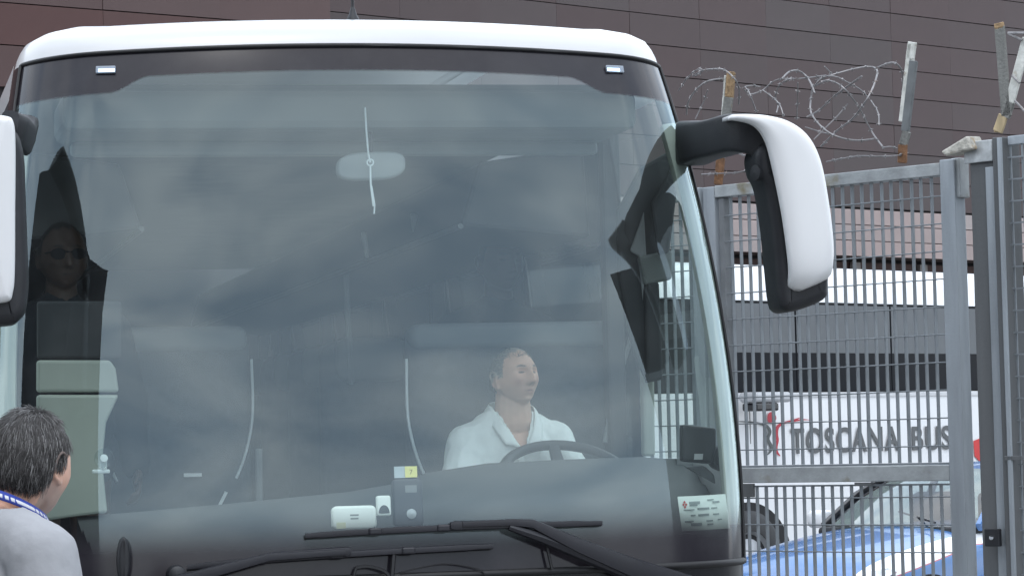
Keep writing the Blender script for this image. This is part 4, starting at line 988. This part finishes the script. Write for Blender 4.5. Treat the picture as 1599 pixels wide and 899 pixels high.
def skin_material(name, base):
    m = bpy.data.materials.new(name); m.use_nodes = True; t = m.node_tree; b = t.nodes['Principled BSDF']
    a = N(t, 'ShaderNodeVertexColor', layer_name='tone'); n = N(t, 'ShaderNodeTexNoise'); n.inputs['Scale'].default_value = 45; n.inputs['Detail'].default_value = 5
    c = N(t, 'ShaderNodeTexCoord'); t.links.new(c.outputs['Object'], n.inputs[0])
    r = N(t, 'ShaderNodeMapRange'); r.inputs[3].default_value = .84; r.inputs[4].default_value = 1.14; t.links.new(n.outputs[0], r.inputs[0])
    mu = N(t, 'ShaderNodeMixRGB', blend_type='MULTIPLY'); mu.inputs[0].default_value = 1; t.links.new(a.outputs[0], mu.inputs[1]); t.links.new(r.outputs[0], mu.inputs[2]); t.links.new(mu.outputs[0], b.inputs['Base Color'])
    b.inputs['Roughness'].default_value = .55; b.inputs['Subsurface Weight'].default_value = .12; b.inputs['Subsurface Radius'].default_value = (.01, .004, .002); b.inputs['Subsurface Scale'].default_value = .5
    bu = N(t, 'ShaderNodeBump'); bu.inputs['Strength'].default_value = .15; bu.inputs['Distance'].default_value = .003; t.links.new(n.outputs[0], bu.inputs['Height']); t.links.new(bu.outputs[0], b.inputs['Normal'])
    return m
skin_a = skin_material('skin', None)
def tone(me, inv, fn):
    at = me.color_attributes.new('tone', 'FLOAT_COLOR', 'POINT')
    for i, v in enumerate(me.vertices):
        at.data[i].color = (*fn(inv @ v.co), 1)
def mixc(a, b, f): return tuple(x * (1 - f) + y * f for x, y in zip(a, b))
SK = (.66, .39, .29)
def face_tone(p, hair=(.16, .15, .145), hairline=True, beard=.0, brow=.8, glasses=False):
    c = SK; x, y, z = p
    if z < -.16: return c
    c = mixc(c, (.53, .27, .22), .5 * G(abs(x) - .045, .02) * G(z + .025, .02) * (y > .03))
    if y > .04:
        c = mixc(c, (.42, .18, .16), .7 * G(x, .021) * G(z + .0625, .007))
        for s in (-1, 1):
            c = mixc(c, (.10, .08, .07), brow * sstep(.4, .8, G(x - s * .032, .022) * G(z - .029 - .004 * G(x - s * .034, .012), .0065)))
            c = mixc(c, (.07, .05, .045), .85 * sstep(.35, .8, G(x - s * .031, .015) * G(z - .008, .0055)))
        c = mixc(c, (.10, .06, .05), .7 * sstep(.3, .9, G(x, .024) * G(z + .062, .003)))
        c = mixc(c, (.14, .08, .07), .6 * (G(x - .007, .004) + G(x + .007, .004)) * G(z + .041, .004))
    if beard and z < -.025 and y > -.03:
        bm_ = sstep(-.03, -.06, z - .25 * max(0, .03 - y)) * (1 - .85 * G(x, .02) * G(z + .0625, .008)) * (1 - sstep(-.115, -.16, z))
        c = mixc(c, (.30, .28, .27), beard * bm_)
    if hairline:
        edge = .052 + .05 * sstep(-.02, .08, y) - .075 * sstep(.03, -.05, y) + .006 * math.sin(x * 190)
        h_ = sstep(edge - .012, edge + .012, z)
        if -.02 < y < .03 and abs(x) > .06: h_ = max(h_, sstep(-.01, .02, z))
        c = mixc(c, hair, h_ * .9)
    return c
def hand(mb, c, d, up_, s=1):
    """palm and five bent fingers closing in direction d"""
    d = Vector(d).normalized(); up_ = Vector(up_).normalized(); sd_ = d.cross(up_).normalized(); c = Vector(c)
    ellipsoid(mb, c, (.045, .045, .02), Matrix((d, sd_, up_)).transposed(), 8)
    for k, L_ in enumerate((.07, .078, .072, .058)):
        b_ = c + d * .04 + sd_ * (-.03 + .02 * k); m_ = b_ + d * L_ * .55 - up_ * .008; e_ = m_ + d * L_ * .15 - up_ * L_ * .5
        capsule(mb, b_, .0095, m_, .009, 8); capsule(mb, m_, .009, e_, .008, 8)
    b_ = c - d * .01 - sd_ * s * .04; m_ = b_ - sd_ * s * .02 + d * .03 - up_ * .01; capsule(mb, b_, .012, m_, .0105, 8); capsule(mb, m_, .0105, m_ + d * .03 - up_ * .018, .009, 8)

def figure(name, label, H, face, body_face, scale=1.0, seated=True, vox=.005, shoulder=.205, neck_len=.165, hands=None, kneez=None, feet_z=0, hairkw={}, lean=.02, toff=(0, 0), nkr=1.0, skin_shade=1.0):
    """body as one continuous mesh. H: world position of the head centre; face/body_face: world directions"""
    t = thing(name, label, 'person', loc=(H.x, H.y, feet_z))
    inv_loc = Vector((H.x, H.y, feet_z))
    bf = Vector((body_face[0], body_face[1], 0)).normalized(); bs = bf.cross(Vector((0, 0, 1))); U = Vector((0, 0, 1))
    ff = Vector(face).normalized(); fs = ff.cross(U).normalized(); fu = fs.cross(ff)
    hm = Matrix((fs, ff, fu)).transposed()
    hh = head_shape(scale)
    mb = MB(); Hl = H - inv_loc
    mb.add([hm @ Vector(p) + Hl for p in hh.v], hh.f)
    P_ = lambda s, f, z: Hl + Vector((toff[0], toff[1], 0)) + bs * s + bf * f + U * z           # sideways, forward, up from the head centre
    nk = -neck_len
    capsule(mb, Hl + hm @ Vector((0, -.022, -.045)) , .056 * nkr, P_(0, -.045 + lean, nk - .03), .066 * nkr)
    ellipsoid(mb, P_(0, -.055, nk - .045), (.14, .06, .05), Matrix((bs, bf, U)).transposed(), 14)
    cz = nk - .22
    M3 = Matrix((bs, bf, U)).transposed()
    ellipsoid(mb, P_(0, -.045, cz), (.175, .112, .20), M3); ellipsoid(mb, P_(0, -.03, cz - .24), (.165, .125, .20), M3); ellipsoid(mb, P_(0, -.04, cz - .40), (.175, .12, .13), M3)
    sh = {}
    for s in (-1, 1):
        capsule(mb, P_(s * .06, -.05, nk - .055), .05, P_(s * (shoulder - .03), -.05, nk - .105), .062)
        el_p, ha_p = hands[s] if hands else ((s * (shoulder + .055), -.06, nk - .40), (s * (shoulder + .05), .06, nk - .63))
        S_, E_, W_ = P_(s * (shoulder - .01), -.05, nk - .115), P_(*el_p), P_(*ha_p); sh[s] = (S_, E_, W_)
        capsule(mb, S_, .058, E_, .042); capsule(mb, E_, .042, W_, .028)
        hand(mb, W_ + (W_ - E_).normalized() * .055, (W_ - E_).normalized(), U if seated else bs * s, s)
        hp = P_(s * .095, -.04, cz - .44)
        if seated:
            kn = P_(s * .13, .42, cz - .42); an = P_(s * .12, .50, cz - .86)
        else:
            kn = Vector((hp.x, hp.y, 0)) + bf * .03 + U * .50; an = Vector((hp.x, hp.y, 0)) + U * .09
        capsule(mb, hp, .09, kn, .06); capsule(mb, kn, .058, an, .038); capsule(mb, an - U * .03 - bf * .03, .04, an - U * .045 + bf * .14, .033)
    me = voxel(mb, vox, 5)
    inv = (Matrix.Translation(Hl) @ hm.to_4x4()).inverted()
    tone(me, inv, lambda p: tuple(c_ * skin_shade for c_ in face_tone(p / scale, **hairkw)))
    link('body', me, skin_a, t)
    return t, P_, M3, sh, nk, cz, hm, Hl, U, bf, bs

def fabric(name, col, bump=.3):
    return mat(name, col, .9, var=.06, scale=9, bump=bump, bscale=35, spec=.2)
def garment(t, P_, M3, sh, nk, cz, m, sleeve=.75, grow=.012, cut=None, vox=.008, name='shirt', long=False, wr=.006, seed=0):
    g_ = grow; mb = MB()
    ellipsoid(mb, P_(0, -.055, nk - .045), (.14 + g_, .065 + g_, .05 + g_), M3, 14)
    ellipsoid(mb, P_(0, -.045, cz), (.178 + g_, .115 + g_, .20 + g_), M3); ellipsoid(mb, P_(0, -.03, cz - .24), (.17 + g_, .13 + g_, .21), M3); ellipsoid(mb, P_(0, -.04, cz - .40), (.18 + g_, .125 + g_, .13), M3)
    capsule(mb, P_(0, -.045, nk - .02), .07 + g_, P_(0, -.05, nk - .1), .08 + g_)
    for s in (-1, 1):
        S_, E_, W_ = sh[s]
        capsule(mb, P_(s * .06, -.05, nk - .055), .05 + g_, S_, .062 + g_)
        capsule(mb, S_, .062 + g_, S_.lerp(E_, sleeve), .052 + g_ * 1.3)
        if long: capsule(mb, E_, .046 + g_, W_, .034 + g_)
    me = voxel(mb, vox, 8)
    bm = bmesh.new(); bm.from_mesh(me)
    if cut:
        dead = [f for f in bm.faces if cut(f.calc_center_median())]; bmesh.ops.delete(bm, geom=dead, context='FACES')
    bm.normal_update()
    for v_ in bm.verts:
        p = v_.co; n1 = mnoise.noise(Vector((p.x * 9 + seed, p.y * 9, p.z * 5))); n2 = mnoise.noise(Vector((p.x * 24, p.y * 24 + seed, p.z * 11)))
        v_.co = p + v_.normal * (wr * n1 + wr * .55 * (1 - abs(n2) * 2) * .6)
    bm.to_mesh(me); bm.free()
    o = link(name, me, m, t); so_ = o.modifiers.new('th', 'SOLIDIFY'); so_.thickness = .004; so_.offset = 1
    return o
def band(t, pts, wv, m, name, th=.003, up_=Vector((0, 0, 1)), parent=None):
    """ribbon through points; wv list of width vectors"""
    q = MB(); q.grid([[p, p + w_ * .5, p + w_] for p, w_ in zip(pts, wv)]); o = q.build(name, m, parent or t, 70)
    s = o.modifiers.new('th', 'SOLIDIFY'); s.thickness = th; s.offset = 0; return o

# ---- the driver
Hd = CO.world(CO.at(803, 591, 1.45))
face = CO.x * .44 - CO.y * .90 + Vector((0, 0, .17))
tu = figure('person', 'driver in open-necked white shirt sitting behind the steering wheel', Hd, face, (-CO.y + CO.x * .12), .98, True, .0042, .180, .130, nkr=1.12,
            hands={-1: ((-.27, .10, -.52), (-.14, .30, -.46)), 1: ((.27, .12, -.52), (.20, .32, -.45))}, feet_z=.75, hairkw=dict(hair=(.24, .225, .21), beard=.14))
t_, P_, M3, sh, nk, cz, hm, Hl, U, bf, bs = tu
shirt_m = fabric('white_shirt', (.80, .83, .82))
ncol = P_(0, -.04, 0)
def dcut(c):
    r = c - Hl; s = r.dot(bs); f = r.dot(bf); z = r.z
    if z > nk + .005: return True
    if f > -.02 and abs(s) < .008 + .40 * max(0, z - (nk - .138)) and z > nk - .142: return True
    return math.hypot(s, f + .045) < .072 and z > nk - .03
gsh = garment(t_, P_, M3, sh, nk, cz, shirt_m, .95, .014, dcut, .006, wr=.013)
def q3(p0, p1, p2, t): return tuple((1 - t) ** 2 * a + 2 * t * (1 - t) * b + t * t * c for a, b, c in zip(p0, p1, p2))
for s in (-1, 1):       # pointed collar flap from the nape to the foot of the opening
    rows = []
    for i in range(15):
        t = i / 14
        if t < .35: I, O = q3((0, -.128, .045), (s * .085, -.125, .045), (s * .082, -.03, .022), t / .35), q3((0, -.150, .0), (s * .115, -.145, .0), (s * .108, -.035, -.022), t / .35)
        else: I, O = q3((s * .082, -.03, .022), (s * .070, .055, -.035), (s * .007, .088, -.138), (t - .35) / .65), q3((s * .108, -.035, -.022), (s * .096, .050, -.060), (s * .070, .082, -.118), (t - .35) / .65)
        row = []
        for k in range(6):
            f = k / 5; p = [x * (1 - f) + y * f for x, y in zip(I, O)]; bul = .004 * math.sin(f * math.pi) + .003
            row.append(P_(p[0] * (1 + bul), p[1] + bul, nk + p[2] + bul))
        rows.append(row)
    o = MB().grid(rows).build('collar', shirt_m, gsh, 70); so_ = o.modifiers.new('th', 'SOLIDIFY'); so_.thickness = .004; so_.offset = 0
MB().box(P_(.012, .088, nk - .17), (.026, .006, .09), M3 @ Matrix.Rotation(.5, 3, 'X')).build('placket', shirt_m, gsh, bevel=.002)

# short grey hair round the sides and back
hr2 = random.Random(9); hb = [MB(), MB()]; n2 = 0
while n2 < 3800:
    d = Vector((hr2.gauss(0, 1), hr2.gauss(0, 1), hr2.gauss(0, 1))).normalized(); x, y, z = d
    p = Vector((.0825 * x * (1 - .05 * sstep(.3, 1, z)), .101 * y, .120 * z)) * .98
    if y < 0: p.y *= 1 - .42 * sstep(-.05, -.9, z); p.z += .055 * sstep(-.1, -.9, z) * -y
    if p.y > .075 or p.z < -.05: continue
    lim = -.045 if p.y < -.03 else (.0 if p.y < .035 else .07)
    if p.z < lim or (abs(p.x) > .06 and -.04 < p.y < .01 and p.z < .02): continue
    if p.z > .085 and hr2.random() < .75: continue
    n2 += 1; nn_ = Vector((d.x / .0825, d.y / .101, d.z / .12)).normalized(); gdir = (nn_ * .8 + Vector((hr2.gauss(0, .3), -.4 + hr2.gauss(0, .3), -.5 + hr2.gauss(0, .3)))).normalized()
    L_ = hr2.uniform(.006, .014); q0 = p - nn_ * .001
    hb[n2 % 2].tube([hm @ q0 + Hl, hm @ (q0 + gdir * L_) + Hl], [.0009, .0004], 3, cap=False)
h0 = link('hair', hb[0].mesh('hair', 180), mat('hair_short_grey', (.20, .19, .18), .6), t_)
link('hair_strands', hb[1].mesh('hair_strands', 180), mat('hair_short_dark', (.07, .065, .06), .6), h0, kind='stuff')

# ---- man in the foreground, seen from behind
Hm = CAM + ray(46, 729) * (6.6 / F)
fdir = Vector((math.sin(R(24)), math.cos(R(24)), -.10))
tu = figure('person', 'grey-haired man in pale grey T-shirt with blue lanyard, seen from behind', Hm, fdir, (math.sin(R(40)), math.cos(R(40))), 1.0, False, .0042, .215, .078, feet_z=0, toff=(-.07, -.02), hairkw=dict(hair=(.07, .065, .065), beard=.55))
t_, P_, M3, sh, nk, cz, hm, Hl, U, bf, bs = tu
tee = fabric('grey_tee', (.34, .345, .365), .25)
def mcut(c):
    r = c - Hl; s = r.dot(bs); f = r.dot(bf); z = r.z
    return z > nk - .012 + .05 * min(0, -f - .05) or (math.hypot(s, f + .05) < .068 and z > nk - .06)
tsh = garment(t_, P_, M3, sh, nk, cz, tee, .70, .014, mcut, .006, wr=.0065, seed=5)
jeans = fabric('navy_trousers', (.03, .035, .05)); jb = MB()
for s in (-1, 1):
    hp = P_(s * .095, -.04, cz - .44); kn = Vector((hp.x, hp.y, 0)) + bf * .03 + U * .50; an = Vector((hp.x, hp.y, 0)) + U * .10
    capsule(jb, hp, .11, kn, .078); capsule(jb, kn, .078, an, .07)
ellipsoid(jb, P_(0, -.04, cz - .42), (.19, .135, .13), M3)
link('trousers', voxel(jb, .012, 5), jeans, t_)
# neckband and lanyard
def neck_loop(r_, z0, dz, w_, name, m, outw=.35, th=.003, par=None, sh_=Vector((0, 0, 0))):
    pts = []; wv = []
    for a in np.linspace(-180, 180, 49):
        ar = R(a); fr_ = (1 - math.cos(ar)) / 2
        pts.append(sh_ + P_(math.sin(ar) * r_, -.05 - math.cos(ar) * (r_ + .01 * fr_), nk + z0 - dz * fr_))
        o_ = bs * math.sin(ar) - bf * math.cos(ar); wv.append((o_ * outw + Vector((0, 0, -.9))).normalized() * w_)
    return band(t_, pts, wv, m, name, th, parent=par)
neck_loop(.086, .004, .045, .022, 'neckband', tee, .5, .004, tsh)
lan = mat('lanyard_blue', (.02, .045, .30), .6, var=.1, scale=30); lw = mat('lanyard_white', (.62, .63, .68), .6)
SH = Vector((.045, .02, 0)); lo = neck_loop(.094, .046, .09, .022, 'lanyard', lan, .4, .002, None, SH)
def arc_band(r_, z0, dz, w_, a0, a1, name, m, par):
    pts = []; wv = []
    for a in np.linspace(a0, a1, 20):
        ar = R(a); fr_ = (1 - math.cos(ar)) / 2; pts.append(SH + P_(math.sin(ar) * r_, -.05 - math.cos(ar) * (r_ + .01 * fr_), nk + z0 - dz * fr_))
        o_ = bs * math.sin(ar) - bf * math.cos(ar); wv.append((o_ * .4 + Vector((0, 0, -.9))).normalized() * w_)
    band(t_, pts, wv, m, name, .001, parent=par)
arc_band(.0975, .0395, .09, .009, -20, 130, 'white_stripe', lw, lo)
# hair: scalp shell plus strands combed down and back
hrng = random.Random(5)
hs = head_shape(1.0)
def hair_edge(p):      # >0 inside the haired region
    x, y, z = p
    e = -.060 + .145 * sstep(-.055, .03, y) - .02 * sstep(.02, -.06, y) * 0
    if y > .03: e = .085
    if abs(x) > .055 and -.03 < y < .035: e = max(-.005, e - .05)
    return z - e
sv_ = [Vector(v) for v in hs.v[:40962]]
hv = MB(); keep = {}
bmx = bmesh.new(); bmesh.ops.create_icosphere(bmx, subdivisions=5, radius=1)
def scalp(d):       # direction -> scalp point, by the same skull formula (upper half)
    x, y, z = d; t2 = sstep(.15, -.95, z); X = .0825 * x * (1 - .30 * t2 * t2 - .05 * sstep(.3, 1, z)); Y = .101 * y; Z = .120 * z
    if y < 0: Y *= 1 - .42 * sstep(-.05, -.9, z); Z += .055 * sstep(-.1, -.9, z) * -y
    return Vector((X, Y, Z))
nv = 0
vid = {}
vl = []
for v_ in bmx.verts:
    p = scalp(v_.co); n_ = v_.co.normalized(); lift = .002 + .009 * sstep(-.004, .03, hair_edge(p)) * (1 - .5 * sstep(.09, .118, p.z))
    lift += .0025 * mnoise.noise(p * 60)
    vl.append(hm @ (p + n_ * lift) + Hl)
fl = [[q_.index for q_ in f.verts] for f in bmx.faces if all(hair_edge(scalp(q_.co)) > 0 for q_ in f.verts)]
bmx.free()
hv.add(vl, fl); hmesh = hv.mesh('hair', 180)
bmh = bmesh.new(); bmh.from_mesh(hmesh); bmesh.ops.delete(bmh, geom=[v_ for v_ in bmh.verts if not v_.link_faces], context='VERTS'); bmh.to_mesh(hmesh); bmh.free()
hair_o = link('hair', hmesh, mat('hair_base', (.035, .032, .032), .7, var=.4, scale=60), t_)
hmats = [mat('hair_dark', (.028, .026, .026), .5), mat('hair_mid', (.085, .08, .08), .5), mat('hair_grey', (.17, .165, .165), .5), mat('hair_pale', (.33, .325, .325), .5)]
batches = [MB() for _ in range(4)]
cnt = 0
while cnt < 9500:
    d = Vector((hrng.gauss(0, 1), hrng.gauss(0, 1), hrng.gauss(0, 1))).normalized(); p = scalp(d); e = hair_edge(p)
    if e < .004: continue
    if p.z > .085 and hrng.random() < .45 * G(p.x - .0, .05) * G(p.y + .02, .06): continue
    cnt += 1
    n_ = Vector((d.x / .0825, d.y / .101, d.z / .12)).normalized()
    flow = Vector((hrng.gauss(d.x * .25, .22), -.35 + hrng.gauss(0, .15), -1)); flow = (flow - n_ * flow.dot(n_)).normalized()
    L_ = hrng.uniform(.022, .045) * (1 if e > .02 else .6); pos = p + n_ * .004; dirn = (n_ * hrng.uniform(.25, .6) + flow).normalized(); pts = [pos]
    for k_ in range(4):
        pos = pos + dirn * L_ / 4; dn = scalp((Vector((pos.x / .0825, pos.y / .101, pos.z / .12))).normalized())
        dirn = (dirn * .8 + flow * .35 - n_ * .12).normalized(); pts.append(pos)
    greyp = .22 + .45 * sstep(.02, .10, p.z) - .2 * sstep(0, -.05, p.z)
    b_ = 0 if hrng.random() > greyp + .25 else (1 if hrng.random() < .5 else (2 if hrng.random() < .75 else 3))
    batches[b_].tube([hm @ q_ + Hl for q_ in pts], [.0005, .0005, .00048, .0004, .0002], 3, cap=False)
for b_, m_ in zip(batches, hmats):
    me = b_.mesh('hair_strands', 180); so2 = link('hair_strands', me, m_, hair_o, kind='stuff')

# ---- two people dimly seen inside the coach
def dim_person(label, px, py, n, seated, feet, face_xy, glasses):
    H = CO.world(CO.at(px, py, n)); fd = CO.x * face_xy[0] - CO.y * face_xy[1]
    tu = figure('person', label, H, fd, fd, 1.12, seated, .008, .205, .165, feet_z=feet, skin_shade=.11, hairkw=dict(hair=(.05, .045, .045), brow=.8))  # skin tone darkened to paint in the shade of the cabin
    t_, P_, M3, sh, nk, cz, hm, Hl, U, bf, bs = tu
    garment(t_, P_, M3, sh, nk, cz, fabric('dark_jacket', (.02, .022, .028)), 1.0, .016, lambda c: (c - Hl).z > nk + .03, .012, long=True, name='jacket')
    if glasses:
        gp = MB()
        for s in (-1, 1):
            o_ = []
            for a in np.linspace(0, 2 * math.pi, 16, endpoint=False): o_.append(hm @ Vector((s * .034 + .027 * math.cos(a), .104 - .18 * abs(s * .034 + .027 * math.cos(a)) ** 1.2, .006 + .019 * math.sin(a))) * 1.12 + Hl)
            gp.add(o_, [tuple(range(16))]); gp.tube([hm @ Vector((s * .058, .098, .012)) * 1.12 + Hl, hm @ Vector((s * .084, -.01, .010)) * 1.12 + Hl], .003, 6)
        gp.tube([hm @ Vector((-.012, .108, .012)) * 1.12 + Hl, hm @ Vector((.012, .108, .012)) * 1.12 + Hl], .003, 6)
        gp.build('sunglasses', mat('lens_dark', (.006, .006, .008), .5, spec=.1), t_)
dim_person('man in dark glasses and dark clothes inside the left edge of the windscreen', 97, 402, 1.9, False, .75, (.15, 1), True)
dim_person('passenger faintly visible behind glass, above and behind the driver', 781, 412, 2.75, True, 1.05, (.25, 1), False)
